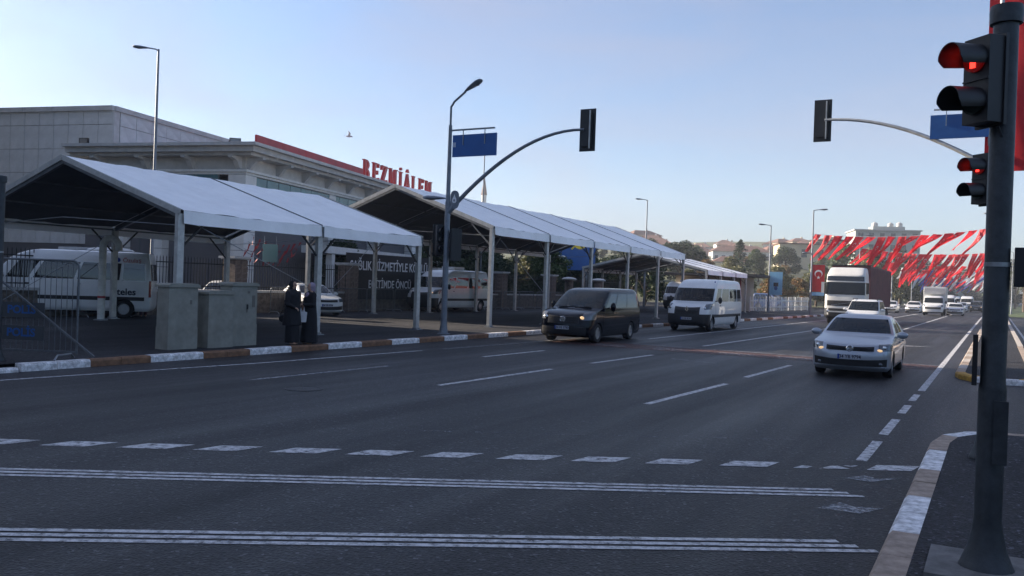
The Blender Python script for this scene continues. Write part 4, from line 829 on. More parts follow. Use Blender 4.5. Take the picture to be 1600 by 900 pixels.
def backplate_head(parent, loc, rz):
    h = MB().box((0, 0, 0), (.36, .18, 1.1)).build('signal_head', 'black_plastic', parent); h.location = loc; h.rotation_euler = (0, 0, rz)
    MB().box((0, -.02, 0), (.56, .025, 1.40)).build('backboard', 'black_plastic', h)
    MB().box((-.13, .12, 0), (.035, .05, 1.25)).build('mounting_rail', 'alu_warm', h)
    for k in range(3):
        MB().lathe([(.11, 0), (.125, -.20), (.13, -.20), (.118, 0)], 18, (0, -.09, .36 - .36 * k), Matrix.Rotation(R(-90), 3, 'X')).build('visor', 'black_plastic', h)
    return h
def lamp_head(parent, loc, d, tilt=.25, L=.75, m='lamp_grey'):
    a = math.atan2(d[1], d[0]); M = Matrix.Rotation(a, 3, 'Z') @ Matrix.Rotation(-tilt, 3, 'Y')
    b = MB(); n = 9
    prof = [(.03, .0), (.05, .06), (.085, .18), (.125, .40), (.135, .58), (.10, .70), (.02, .75)]
    k = len(b.v)
    for r_, x in prof:
        for j in range(14):
            q = 2 * math.pi * j / 14; b.v.append(tuple(Vector(loc) + M @ Vector((x * L / .75, r_ * 1.15 * math.cos(q), r_ * (.62 if math.sin(q) > 0 else .45) * math.sin(q)))))
    for i in range(len(prof) - 1):
        for j in range(14): b.f.append((k + i * 14 + j, k + i * 14 + (j + 1) % 14, k + (i + 1) * 14 + (j + 1) % 14, k + (i + 1) * 14 + j))
    o = b.build('lamp_head', m, parent, smooth=50)
    b = MB(); b.ell(Vector(loc) + M @ Vector((.46 * L / .75, 0, -.04)), (.2 * L, .09, .035), 12, 6, Matrix.Rotation(a, 3, 'Z')); b.build('lamp_glass', 'headlight', o); return o
def combo_pole(label, loc, armdir, lampdir, H, arm_z, arm_len, arm_rise, mat_, sign_side, sign_drop=1.55):
    p = thing('signal_mast', label, 'signal mast', loc, 0); a = Vector((armdir[0], armdir[1], 0)).normalized()
    MB().lathe([(.22, 0), (.22, .025), (.16, .05), (.115, .30), (.105, .5), (.092, arm_z + .35), (.075, arm_z + .45), (.06, H - 1.25)], 20).build('post', mat_, p, smooth=35)
    l = Vector((lampdir[0], lampdir[1], 0)).normalized()
    pts = [Vector((0, 0, H - 1.3)), Vector((0, 0, H - .62))] + [Vector((0, 0, H - .62)) + l * (.10 * math.sin(t)) * 1.6 + Vector((0, 0, .16 * (1 - math.cos(t)) + .10 * t)) for t in (.5, .9)] ; e_ = pts[-1] + l * .50 + Vector((0, 0, .30)); pts.append(e_)
    MB().tube(pts, .038, 10).build('lamp_arm', mat_, p, smooth=40); lamp_head(p, tuple(e_ - l * .05), (l.x, l.y), .42, .80)
    pts = [Vector((0, 0, arm_z)) + a * (arm_len * (i / 14)) + Vector((0, 0, arm_rise * math.sin(math.pi / 2 * (i / 14) ** .92))) for i in range(15)]
    MB().tube(pts, [.075 - .032 * i / 14 for i in range(15)], 12).build('signal_arm', mat_, p, smooth=40)
    MB().tube([pts[0] - a * .02, pts[1] * 1.0], .095, 12).build('arm_socket', mat_, p, smooth=40)
    hd_ = backplate_head(p, tuple(pts[-1] + a * .10 + Vector((0, -.18, 0))), math.pi * 0 + math.pi); hd_.location = tuple(pts[-1] + a * .08 + Vector((0, .10, 0)))
    # blue street sign hung from a bracket
    z = H - sign_drop; s_ = sign_side
    MB().bar((0, 0, z + .12), (s_ * 1.75, .0, z + .12), .05).build('sign_bracket', mat_, p)
    sg = MB().box((s_ * .98, .0, z - .42), (1.72, .05, .74)).build('street_sign', 'sign_blue', p)
    for x in (.55, 1.4): MB().bar((s_ * x, -.04, z + .12), (s_ * x, -.04, z - .40), .025).build('hanger', 'steel', sg)
    for k in range(2): MB().box((s_ * (.18 + .05 * k), -.029, z - .38), (.028, .004, .16)).build('sign_mark', 'sign_white', sg)
    return p
mp_ = combo_pole('grey mast with street lamp, blue sign and curved signal arm, by the tall marquee', (-16.36, 24.5, .145), (1, .32), (.75, -.1), 8.35, 4.10, 4.55, 2.85, 'lamp_grey', 1)
lamp_head(mp_, (-.08, 0, 4.62), (-1, -.25), 0.02, .85)
em = MB().prism(arc((0, 0), .16, 0, math.pi, 8, lambda x, y: (x, y + .12)) + arc((0, 0), .16, math.pi, 2 * math.pi, 8, lambda x, y: (x, y - .18)), lambda a_, c, t: (a_ + .27, t, c + 4.60), -.02, .02).build('emblem_plate', 'lamp_grey', mp_)
MB().prism([(0, .17), (.035, .08), (.075, .02), (.085, -.06), (.05, -.12), (-.05, -.12), (-.085, -.06), (-.075, .02), (-.035, .08)], lambda a_, c, t: (a_ + .27, t, c + 4.58), -.030, -.0215).build('emblem_figure', 'sign_white', em)
MB().ell((.27, -.034, 4.545), (.032, .006, .045), 10, 6).build('emblem_core', 'lamp_grey', em)
for dx, rz_ in ((-.33, R(60)), (.30, R(-120))):
    h = MB().box((0, 0, 0), (.30, .22, 1.0)).box((0, .12, 0), (.38, .02, 1.1)).build('signal_head', 'black_plastic', mp_); h.location = (dx, .05, 3.20 if dx < 0 else 3.05); h.rotation_euler = (0, 0, rz_)
    for k in range(3): MB().lathe([(.10, 0), (.115, -.17), (.12, -.17), (.108, 0)], 16, (0, -.11, .31 - .31 * k), Matrix.Rotation(R(-90), 3, 'X')).build('visor', 'black_plastic', h)
    MB().bar((dx * .2, .05, 3.4), (dx * .9, .05, 3.4), .05).bar((dx * .2, .05, 2.95), (dx * .9, .05, 2.95), .05).build('bracket', 'black_metal', mp_)
rm = combo_pole('pale sunlit mast with a long curved signal arm and blue sign, on the far island', (-.14, 29.75, .122), (-1, .06), (-.8, .1), 13.2, 5.70, 5.05, 1.92, 'pole_light', -1, 5.65)
bnr = thing('hanging_flag', 'long plain red flag banner hanging high on the sunlit mast', 'banner', (.62, 29.95, 5.85), 0)
b = MB(); vs = []
for i in range(13):
    for j in range(9): vs.append((-1.10 + 2.6 * j / 8, .05 * math.sin(i * .9 + j * .8) + .04 * math.sin(j * 1.7), 5.6 * i / 12))
b.add(vs, [(i * 9 + j, i * 9 + j + 1, (i + 1) * 9 + j + 1, (i + 1) * 9 + j) for i in range(12) for j in range(8)]); b.build('cloth', 'banner_red', bnr, smooth=60)
MB().bar((-1.2, 0, 5.62), (1.5, 0, 5.62), .04).build('flag_rail', 'steel', bnr)

def street_lamp(label, loc, H, d, arm=.9, tilt=.05, m='lamp_grey', low=None):
    p = thing('street_lamp', label, 'street lamp', loc, 0); a = Vector((d[0], d[1], 0)).normalized()
    MB().lathe([(.16, 0), (.16, .03), (.11, .06), (.10, .9), (.085, .95), (.05, H)], 16).build('post', m, p, smooth=35)
    MB().tube([(0, 0, H - .1), tuple(a * .12 + Vector((0, 0, H))), tuple(a * arm * .5 + Vector((0, 0, H + .05)))], .03, 8).build('arm', m, p, smooth=40)
    lamp_head(p, tuple(a * arm * .40 + Vector((0, 0, H + .04))), (a.x, a.y), tilt, .80)
    if low: lamp_head(p, (low[0] * .05, low[1] * .05, low[2]), (low[0], low[1]), 0.0, .8)
    return p
street_lamp('tall street lamp rising behind the first marquee, in front of the panelled hall', (-34.15, 26.7, .1), 12.1, (-.87, -.49), 1.0)
street_lamp('street lamp rising behind the far end of the tall marquee', (-29.5, 78.5, .1), 10.3, (-.87, -.45))
street_lamp('street lamp beside the light blue banner', (-18.4, 81.3, .145), 8.0, (-.87, -.45))
l5 = street_lamp('street lamp at the kerb carrying the Turkish flag banner', (-13.95, 77.3, .145), 9.0, (.87, .3), low=(-.87, -.4, 5.3))
fp = thing('flagpole', 'slim bare flagpole behind the tall marquee', 'flagpole', (-29.2, 47.8, .145), 0); MB().lathe([(.06, 0), (.035, 10.0)], 10).build('pole', 'lamp_grey', fp); MB().ell((0, 0, 10.03), (.06, .06, .06), 8, 6).build('finial', 'steel', fp)
# flag geometry: crescent and star
def crescent(fn, s, h):
    o = arc((0, 0), .25 * s, R(40), R(320), 14); i_ = arc((.0625 * s, 0), .20 * s, R(322), R(38), 14)
    star = []
    for k in range(10): rr = .125 * s if k % 2 == 0 else .05 * s; star.append((.25 * s - rr * math.cos(k * math.pi / 5), rr * math.sin(k * math.pi / 5)))
    b = MB(); m = len(o)
    for hh in ((h,) if not isinstance(h, tuple) else h):
        b.add([fn(*q, hh) for q in o + i_[::-1]], [(k, k + 1, m + k + 1, m + k) for k in range(m - 1)]); b.add([fn(*q, hh) for q in star] + [fn(.25 * s, 0, hh)], [(k, (k + 1) % 10, 10) for k in range(10)])
    return b
fb = thing('flag_banner', 'upright Turkish flag banner on the kerbside street lamp', 'banner', (-13.35, 77.25, 2.15), 0)
MB().box((0, 0, 1.15), (1.0, .02, 2.3)).build('cloth', 'banner_red', fb); crescent(lambda x, y, h: (y * 1.3, h, 1.45 - x * 1.3 + .1), 1.0, -.014).build('crescent_and_star', 'sign_white', fb)
MB().box((0, 0, -.18), (1.0, .022, .30)).build('footer', 'light_blue', fb); MB().bar((-.6, 0, 2.32), (.5, 0, 2.32), .03).build('rail', 'steel', fb)
MB().box((-.62, 0, .9), (.16, .02, 1.5)).build('side_strip', 'sign_blue', fb)
lb = thing('notice_banner', 'light blue upright banner with a small dark picture, by a street lamp', 'banner', (-17.75, 81.2, 1.75), 0)
MB().box((0, 0, 1.05), (1.15, .03, 2.1)).build('cloth', 'light_blue', lb); MB().box((0, -.02, .95), (.42, .01, .35)).build('picture', 'plate_ink', lb); MB().ell((.0, -.02, .62), (.16, .01, .2), 10, 6).build('picture', 'sign_blue', lb)
MB().bar((-.6, 0, 2.13), (.6, 0, 2.13), .03).build('rail', 'steel', lb)

# ------------------------------------------------------------------ bunting across the road
def flag_mesh(seed, w, L, lean, twist):
    q = random.Random(seed); ph = q.uniform(0, 6); nu, nv = 7, 12
    def P(u, v, off=0.0):                         # u -.5.. .5 across, v 0..1 down
        ww = w * (1 - .5 * v ** 1.1); a = twist * v ** 1.3
        x = u * ww * math.cos(a) - lean * L * v ** 1.15 + .06 * math.sin(5 * v + ph); y = u * ww * math.sin(a) + .10 * math.sin(6 * v + ph * 2) * v + .05 * math.sin(9 * u + 4 * v + ph) * (.3 + v) + off
        return (x, y, -L * v * math.sqrt(max(.1, 1 - lean * lean * .8)) + .05 * math.sin(7 * u + ph) * v)
    b = MB(); b.add([P(-.5 + i / (nu - 1), j / nv) for j in range(nv + 1) for i in range(nu)], [(j * nu + i, j * nu + i + 1, (j + 1) * nu + i + 1, (j + 1) * nu + i) for j in range(nv) for i in range(nu - 1)])
    me = b.mesh('flag', 60)
    cm = crescent(lambda x, y, h: P(y / 1.0, .33 + x / L * 1.1, h), w * 1.0, (-.018, .018)).mesh('crescent_and_star')
    cm.materials.append(MATS['flag_white']); return me, cm
FL = [flag_mesh(k, .62 + .06 * (k % 3), 2.2 + .25 * (k % 4), (.50, .72, .62, .35, .80, .55)[k % 6], (.9, 1.5, -.7, 1.2, 1.8, .5)[k % 6]) for k in range(6)]
FLM = {}
def bunting(label, Y, xa, xb, za, zb, colours, scale, n):
    t = thing('bunting', label, 'bunting', (0, Y, 0), 0); pts = []
    cat_ = lambda f: (xa + (xb - xa) * f, 0, za + (zb - za) * f - .45 * 4 * f * (1 - f))
    MB().tube([cat_(i / 20) for i in range(21)], .015, 5).build('cord', 'sign_white', t)
    for i in range(n):
        k = rnd.randrange(6); c = colours[rnd.randrange(len(colours))]
        if (k, c) not in FLM: m2 = FL[k][0].copy(); m2.materials.clear(); m2.materials.append(MATS[c]); FLM[(k, c)] = m2
        f = (i + .5) / n; p_ = cat_(f); o = link_mesh('flag', FLM[(k, c)], None, t); o.location = p_; s = scale * rnd.uniform(.85, 1.1); o.scale = (s, s, s * rnd.uniform(.85, 1.1)); o.rotation_euler = (rnd.uniform(-.15, .15), rnd.uniform(-.12, .12), rnd.uniform(-.5, .4))
        if c == 'flag_red': link_mesh('crescent_and_star', FL[k][1], None, o)
RW = ['flag_red'] * 4 + ['flag_white'] * 2 + ['flag_blue'] * 2
bunting('first line of red Turkish flags strung across the road, from the kerbside street lamp', 77.3, -13.9, -.6, 7.1, 7.6, ['flag_red'], 1.0, 16)
bunting('second line of red Turkish flags across the road, just above the lorry trailer', 104, -13.4, -.4, 7.3, 7.0, ['flag_red'], 1.0, 18)
for k, Y in enumerate((128, 146, 164, 184, 206, 230)):
    bunting(('third', 'fourth', 'fifth', 'sixth', 'seventh', 'eighth', 'ninth')[k] + ' line of flags across the road counted from the kerbside lamp, ' + ('red' if k < 1 else 'red, white and blue'), Y, -13.2, 1.5, 6.7 - .16 * k, 6.7 - .16 * k, ['flag_red'] if k < 1 else RW, 1.0, 15)
for k, (Y, X) in enumerate(((104, -13.6), (138, -13.5), (172, -13.5), (104.2, .2), (77.5, .0), (138, 1.8), (172, 1.8))):
    street_lamp('plain lamp post holding the end of a flag line' , (X, Y, .1), 8.6, (1 if X < -5 else -1, .2))['group'] = 'lamp posts holding the flag lines'

# ------------------------------------------------------------------ cabinets, pipe, barriers, fence
def cabinet(label, loc, w, d, h, rz, marks):
    c = thing('utility_cabinet', label, 'cabinet', loc, rz)
    MB().box((0, 0, h * .17), (w, d, h * .34)).build('plinth', 'cabinet', c); b = MB().box((0, 0, h * .345 + (h * .60) / 2), (w - .02, d - .02, h * .61)).build('body', 'cabinet', c)
    MB().prism([(-w / 2 - .03, 0), (w / 2 + .03, 0), (w / 2 + .03, .05), (w / 2 - .05, .09), (-w / 2 + .05, .09), (-w / 2 - .03, .05)], lambda a, q, t: (a, t, h * .952 + q), -d / 2 - .03, d / 2 + .03).build('lid', 'cabinet', c)
    if len(marks) > 1: MB().box((w * .10, -d / 2 - .006, h * .62), (.03, .03, .12)).build('handle', 'black_metal', b)
    MB().box((0, 0, h * .342), (w - .03, d - .03, .012)).build('joint', 'cabinet_stain', b)
    for x, z, sx, sz in marks: MB().box((x, -d / 2 + .0065, z), (sx, .01, sz)).build('stain', 'cabinet_stain', b)
RZC = R(8)
cabinet('tall grey concrete cabinet standing at the left of three', (-16.75, 13.85, .145), .80, .46, 1.52, R(86), [(.2, 1.1, .05, .10)])
cabinet('lower grey cabinet standing between the two tall ones', (-16.62, 14.87, .145), .74, .44, 1.36, R(86), [])
cabinet('tall grey cabinet with dark vertical stains, beside the two women', (-16.75, 15.72, .145), .80, .48, 1.58, R(86), [(.28, 1.12, .09, .30), (.08, .95, .035, .22), (.12, 1.35, .06, .06)])
pp = thing('gooseneck_pipe', 'white gooseneck vent pipe with a red band, rising before the parked minibus', 'pipe', (-27.6, 19.55, .145), R(29.3))
MB().tube([(0, 0, 0), (0, 0, 2.62)] + [(.28 - .28 * math.cos(t), 0, 2.62 + .28 * math.sin(t)) for t in [k * math.pi / 8 for k in range(1, 9)]] + [(.56, 0, 2.48)], .125, 14).build('pipe', 'pipe_white', pp, smooth=40)
MB().lathe([(.13, .78), (.13, .86)], 16).build('red_band', 'red_panel', pp); MB().lathe([(.24, 0), (.24, .03), (.14, .05)], 16).build('flange', 'steel', pp)

def barrier_proto(name, label, L=2.2, H=1.1, group=None):
    p = thing(name, label, 'barrier', (0, 0, 0), 0, group); r = .021
    rc = .14; fr = [(-L / 2, 0, .12), (-L / 2, 0, H - rc)] + [(-L / 2 + rc - rc * math.cos(t), 0, H - rc + rc * math.sin(t)) for t in [k * math.pi / 10 for k in range(1, 6)]] + [(L / 2 - rc + rc * math.sin(t), 0, H - rc + rc * math.cos(t)) for t in [k * math.pi / 10 for k in range(0, 6)]] + [(L / 2, 0, .12)]
    MB().tube(fr, r, 8).build('frame', 'steel_dark', p, smooth=40); MB().bar((-L / 2, 0, .16), (L / 2, 0, .16), .03).build('bottom_rail', 'steel_dark', p)
    b = MB()
    for k in range(1, 20): b.cyl((-L / 2 + L * k / 20, 0, .16), (-L / 2 + L * k / 20, 0, H - .02), .007, n=5)
    b.build('bars', 'steel_dark', p, kind='stuff')
    for x in (-L / 2 + .25, L / 2 - .25): MB().tube([(x, -.32, .015), (x, -.22, .10), (x, .22, .10), (x, .32, .015)], .02, 8).build('foot', 'steel', p, smooth=40)
    return p
nb = barrier_proto('steel_barrier', 'steel crowd barrier with a blue police plate, nearest the kerb end', 2.3, 1.95)
nb.location = (-16.75, 10.15, .145); nb.rotation_euler = (0, 0, R(24))
put_text('POLİS', .22, 'sign_blue', MB().box((0, -.025, .95), (.95, .012, .30)).build('plate', 'plate_dark', nb), (0, -.033, .95), (R(90), 0, 0), extr=.002, bold=.006)
put_text('POLİS', .22, 'sign_blue', MB().box((0, -.025, .50), (.95, .012, .28)).build('plate', 'plate_dark', nb), (0, -.033, .50), (R(90), 0, 0), extr=.002, bold=.006)
MB().bar((-.9, -.05, 1.85), (1.6, -.15, .10), .035).build('brace', 'steel_dark', nb)
n2 = barrier_proto('steel_barrier', 'low steel crowd barrier beside the dark signal pole', 1.4, 1.15); n2.location = (-17.9, 9.3, .145); n2.rotation_euler = (0, 0, R(28))
bp = barrier_proto('crowd_barrier', 'steel crowd barrier in the long row before the stone wall', 2.3, 1.25, 'steel crowd barriers in a row before the stone wall')
bp.location = (-29.4, 21.0, .145); bp.rotation_euler = (0, 0, R(90))
for k in range(1, 17):
    if k in (1, 2, 3): continue
    c = copy_tree(bp); c.location = (-29.5 + rnd.uniform(-.1, .1), 21.0 + 2.42 * k, .145); c.rotation_euler = (0, 0, R(90) + rnd.uniform(-.05, .05))
# white picket fence by the far pavement
pf = thing('picket_fence', 'white picket fence along the far pavement, before the shrubs', 'fence', (-19.4, 78.5, .145), R(-4))
PK = MB().prism([(-.07, 0), (.07, 0), (.07, 1.25), (0, 1.38), (-.07, 1.25)], lambda a, c, t: (t, a, c), -.012, .012).mesh('picket'); PK.materials.append(MATS['white_plastic'])
for k in range(42): o = link_mesh('picket', PK, None, pf); o.location = (0, .12 + .48 * k, .05 + rnd.uniform(-.02, .02)); o.rotation_euler = (rnd.uniform(-.03, .03), 0, 0)
for z in (.40, 1.0): MB().box((-.03, 10.1, z), (.03, 20.2, .10)).build('rail', 'white_plastic', pf)
for k in range(9): MB().box((-.06, .1 + 2.5 * k, .7), (.08, .08, 1.4)).build('post', 'white_plastic', pf)
# blue billboard behind the tall marquee, kiosk roof, round-capped posts
bb = thing('billboard', 'blue billboard with a yellow disc, behind the tall marquee', 'billboard', (-32.6, 68.0, 0), R(29.3))
MB().box((0, 0, 5.0), (4.6, .15, 3.4)).build('board', 'sign_blue', bb); MB().lathe([(.28, -.09), (.28, -.082), (.62, -.082), (.62, -.09)], 24, (.95, 0, 5.75), Matrix.Rotation(R(90), 3, 'X') @ Matrix.Diagonal((1, 1, -1))).build('disc', 'yellow', bb)
put_text('m', 1.5, 'sign_white', bb, (-.75, -.085, 4.3), (R(90), 0, 0), bold=.02); MB().bar((.2, -.085, 5.1), (.7, -.085, 5.6), .02, .14).build('stripe', 'yellow', bb)
for x in (-1.6, 1.6): MB().bar((x, .1, 0), (x, .1, 3.4), .18).build('leg', 'steel', bb)
ks = thing('kiosk', 'dark flat-roofed kiosk with red side panel, beyond the low marquee', 'kiosk', (-22.5, 79.5, .145), R(0))
MB().box((0, 0, 3.25), (8.4, 7.0, .22)).build('roof', 'roof_dark', ks); MB().box((-.6, .6, 1.55), (6.0, 5.0, 3.1)).build('wall', 'render_tan', ks); MB().box((2.45, -1.95, 1.5), (.10, .12, 3.0)).build('panel', 'red_panel', ks); MB().box((-.2, -1.95, 2.0), (2.4, .08, 1.2)).build('window', 'far_window', ks)
for px, yy in ((-26.9, 56.3), (-26.2, 60.0)):
    rp = thing('capped_post', 'short stone gatepost with a wide round cap, seen over the black people carrier', 'gatepost', (px, yy, .145), 0, 'capped gateposts beyond the tall marquee'); MB().lathe([(.30, 0), (.30, 2.2)], 16).build('post', 'pillar_stone', rp); MB().lathe([(.50, 2.2), (.55, 2.28), (.40, 2.36), (.1, 2.42)], 18).build('cap', 'stone_white', rp, smooth=40)
# red hanging flags and a green sign before the university glazing
hf = thing('garland', 'garland of small red flags before the dark shopfront, above the railings', 'garland', (-32.6, 33.2, 0), R(90 + 14.3))
for r_ in range(3):
    MB().tube([(-2.6 + i * .52, .2 * r_, 3.9 - .35 * r_ - .3 * math.sin(i / 10 * math.pi)) for i in range(11)], .01, 5).build('cord', 'tent_strap', hf)
    for i in range(9):
        k = rnd.randrange(6)
        if (k, 'g') not in FLM: m2 = FL[k][0].copy(); m2.materials.clear(); m2.materials.append(MATS['garland_red']); FLM[(k, 'g')] = m2
        o = link_mesh('flag', FLM[(k, 'g')], None, hf); o.location = (-2.4 + .58 * i, .2 * r_, 3.85 - .35 * r_ - .3 * math.sin((i + .3) / 9 * math.pi)); o.scale = (.22,) * 3; o.rotation_euler = (0, 0, rnd.uniform(-.6, .6))
gs = thing('green_sign', 'small blue-green square sign hanging below the red garland', 'sign', (-32.0, 32.0, 2.6), R(60)); MB().box((0, 0, .45), (.75, .04, .9)).build('board', 'teal_glass', gs); MB().bar((-.3, 0, .9), (-.3, 0, 1.3), .015).bar((.3, 0, .9), (.3, 0, 1.3), .015).build('hanger', 'steel', gs)
# ------------------------------------------------------------------ trees
def leaf_cloud(b, c, r, n, s, q, flat=.8):
    for _ in range(n):
        d = Vector((q.gauss(0, 1), q.gauss(0, 1), q.gauss(0, 1))).normalized() * (q.random() ** .45)
        p = Vector(c) + Vector((d.x * r[0], d.y * r[1], d.z * r[2])); u = Vector((q.gauss(0, 1), q.gauss(0, 1), q.gauss(0, .7))).normalized(); w = u.orthogonal().normalized()
        w = (Matrix.Rotation(q.uniform(0, 6.28), 3, u) @ w); a = s * q.uniform(.6, 1.3); u = u * a; w = w * a * .55
        b.add([p - u, p + w, p + u, p - w], [(0, 1, 2, 3)])
def tree_proto(kind, seed, H, R_, m, n=3400, ls=.22, trunk_h=.28):
    q = random.Random(seed); b = MB(); lim = MB(); lim.tube([(0, 0, -.3), (.05, 0, H * .2), (-.05, .1, H * .5), (0, 0, H * .78)], [H * .028, H * .021, H * .014, H * .004], 8)
    cl = []
    for k in range(15):
        a = q.uniform(0, 6.28); f = q.random(); zz = H * (trunk_h + .08 + (1 - trunk_h - .12) * f); rr = R_ * (.75 if f < .75 else .45) * q.uniform(.3, .95) * (1 - .55 * max(0, f - .5) * 2)
        c = (rr * math.cos(a), rr * math.sin(a), zz); cl.append(c); s0 = H * q.uniform(.2, .5)
        lim.tube([(0, 0, min(s0, zz * .7)), (c[0] * .5, c[1] * .5, (min(s0, zz * .7) + zz) / 2 + .1), c], [H * .009, H * .006, H * .002], 5)
    for c in cl + [(0, 0, H * .88)]:
        k = q.uniform(.28, .46); leaf_cloud(b, c, (R_ * k, R_ * k, R_ * k * .75), n // 16, ls, q)
    cm = b.mesh('crown'); tm = lim.mesh('trunk', 50); cm.materials.append(MATS[m]); tm.materials.append(MATS['bark']); return tm, cm
def conifer_proto(seed, H, R_, n=3600):
    q = random.Random(seed); b = MB(); lim = MB().tube([(0, 0, -.3), (0, 0, H * .96)], [H * .02, .02], 8)
    for k in range(46):
        f = k / 46; z = H * (.10 + .86 * f); L = R_ * (1 - f) ** .85 * q.uniform(.7, 1.15) + .12; a = k * 2.4 + q.uniform(-.3, .3)
        lim.tube([(0, 0, z), (L * math.cos(a), L * math.sin(a), z - L * .12)], [.05, .012], 4)
        for _ in range(n // 46):
            t = q.random() ** .7; sp = .16 + .22 * L * (1 - t * .6); p = (L * t * math.cos(a) + q.gauss(0, sp * .6), L * t * math.sin(a) + q.gauss(0, sp * .6), z - L * .12 * t + q.gauss(0, .14)); leaf_cloud(b, p, (.05, .05, .05), 1, .20, q)
    cm = b.mesh('crown'); tm = lim.mesh('trunk', 50); cm.materials.append(MATS['needle']); tm.materials.append(MATS['bark']); return tm, cm
PR_ = {'green': tree_proto('g', 1, 8, 3.6, 'leaf_green', 6000, .20), 'dark': tree_proto('d', 2, 9, 5.0, 'leaf_dark', 7000, .26, .12), 'autumn': tree_proto('a', 3, 6, 3.0, 'leaf_autumn', 4200, .20, .10), 'olive': tree_proto('o', 4, 8, 3.4, 'leaf_olive', 5200, .21, .15), 'green2': tree_proto('h', 5, 8, 3.2, 'leaf_green', 4600, .22, .10), 'con': conifer_proto(6, 11, 3.4)}
USED = {}
def tree(kind, label, loc, s=1.0, sz=1.0, group=None, cat='tree', name='broadleaf_tree'):
    t = thing(name, label, cat, loc, rnd.uniform(0, 6.28), group); t.scale = (s, s, s * sz); tm, cm = PR_[kind]; link_mesh('trunk', tm, None, t); link_mesh('crown', cm, None, t); return t
Z = lambda x, y: hz(x, y) if (x < -17 and y > 112) else .1
G1 = 'trees in the yard behind the tents'
for k, (kd, x, y, s) in enumerate((('green', -31.5, 62.5, .78), ('dark', -34, 50, .72), ('dark', -36, 57, .80), ('green2', -34.5, 67, .85), ('dark', -33.5, 73, .75), ('olive', -31.8, 76, .72), ('dark', -38, 44.5, .62), ('green2', -37, 80, 1.0), ('dark', -33, 88, .9), ('olive', -29.5, 92, .7))):
    s *= .74
    tree(kd, {'green': 'light green leafy tree before the blue billboard', 'dark': 'dense dark tree in the yard behind the tents', 'green2': 'mid green tree in the yard behind the tents', 'olive': 'yellowish olive tree in the yard behind the tents'}[kd], (x, y, .1), s, 1, None if kd == 'green' else G1 + ', ' + kd)
tree('dark', 'broad dark evergreen rising over the low far marquee', (-46.5, 140, Z(-46.5, 140)), 1.25, .55, None)
tree('dark', 'smaller dark evergreen at the left of the broad one, over the tent roof', (-56, 143, Z(-56, 143)), .85, .62, None)
t = thing('conifer_tree', 'pointed conifer standing beside the broad dark evergreen', 'conifer', (-41.2, 158, Z(-41.2, 158)), 0); link_mesh('trunk', PR_['con'][0], None, t); link_mesh('crown', PR_['con'][1], None, t); t.scale = (.95, .95, .70)
t = thing('conifer_tree', 'thin conifer tip showing behind the broad dark evergreen', 'conifer', (-58, 166, Z(-58, 166)), 1); link_mesh('trunk', PR_['con'][0], None, t); link_mesh('crown', PR_['con'][1], None, t); t.scale = (.5, .5, .6)
for k, (x, y, s, kd) in enumerate(((-27, 104, .8, 'autumn'), (-24, 108, .9, 'autumn'), (-29.5, 112, .95, 'olive'), (-21.5, 112, .85, 'autumn'), (-25.5, 118, 1.0, 'olive'), (-19.5, 118, .85, 'olive'), (-33, 120, 1.0, 'autumn'), (-22, 126, 1.1, 'olive'), (-17.5, 128, .9, 'green2'), (-29, 130, 1.0, 'autumn'), (-36, 132, 1.0, 'olive'), (-18.5, 136, 1.15, 'olive'), (-24.5, 140, 1.15, 'green2'), (-31, 146, 1.1, 'autumn'))):
    tree(kd, {'autumn': 'rusty autumn-brown bushy tree on the slope beyond the picket fence', 'olive': 'olive-green bushy tree on the slope beyond the picket fence', 'green2': 'dark green tree among the autumn bushes beyond the picket fence'}[kd], (x, y, Z(x, y)), s * .8, .85, 'bushy trees beyond the picket fence, ' + kd)
for k, (x, y, s, kd) in enumerate(((-17, 150, 1.2, 'olive'), (-20, 165, 1.3, 'olive'), (-16.6, 178, 1.1, 'olive'), (-26, 180, 1.3, 'green2'), (-17.5, 195, 1.2, 'dark'), (-19, 215, 1.2, 'dark'), (-17, 235, 1.2, 'dark'), (-16, 255, 1.2, 'green2'), (-16, 285, 1.3, 'dark'), (-15.5, 320, 1.3, 'dark'), (-34, 200, 1.3, 'olive'), (-45, 185, 1.2, 'green2'), (-62, 190, 1.2, 'dark'), (-78, 205, 1.3, 'olive'), (-95, 215, 1.4, 'dark'), (-70, 225, 1.1, 'green2'), (-112, 230, 1.3, 'dark'), (-54, 205, 1.1, 'autumn'), (-88, 240, 1.1, 'green2'))):
    s *= .55 if x < -30 else 1
    tree(kd, {'olive': 'olive tree on the far hillside along the road', 'green2': 'green tree on the far hillside along the road', 'dark': 'dark tree on the far hillside along the road', 'autumn': 'brown tree on the far hillside along the road'}[kd], (x, y, Z(x, y)), s, 1, 'far hillside trees, ' + kd)
q6 = random.Random(66)
for k in range(34):                                            # yard and slope filled out with trees
    if k < 14: x, y, s = -37 - q6.uniform(0, 12), 62 + k * 3.6 + q6.uniform(-1, 1), q6.uniform(.55, .8)
    else: x = -26 - q6.uniform(0, 75); y = 122 + q6.uniform(0, 75) + max(0, (-x - 50)) * .6; s = q6.uniform(.6, .85)
    kd = q6.choice(('dark', 'green2', 'olive', 'dark') if k < 14 else ('dark', 'green2', 'olive', 'autumn'))
    tree(kd, {'dark': 'dark', 'green2': 'mid green', 'olive': 'olive', 'autumn': 'rusty brown'}[kd] + (' tree in the dense belt behind the stone wall' if k < 14 else ' tree in the wooded slope between the tents and the hill houses'), (x, y, Z(x, y)), s, .8, ('tree belt behind the wall, ' if k < 14 else 'wooded slope, ') + kd)
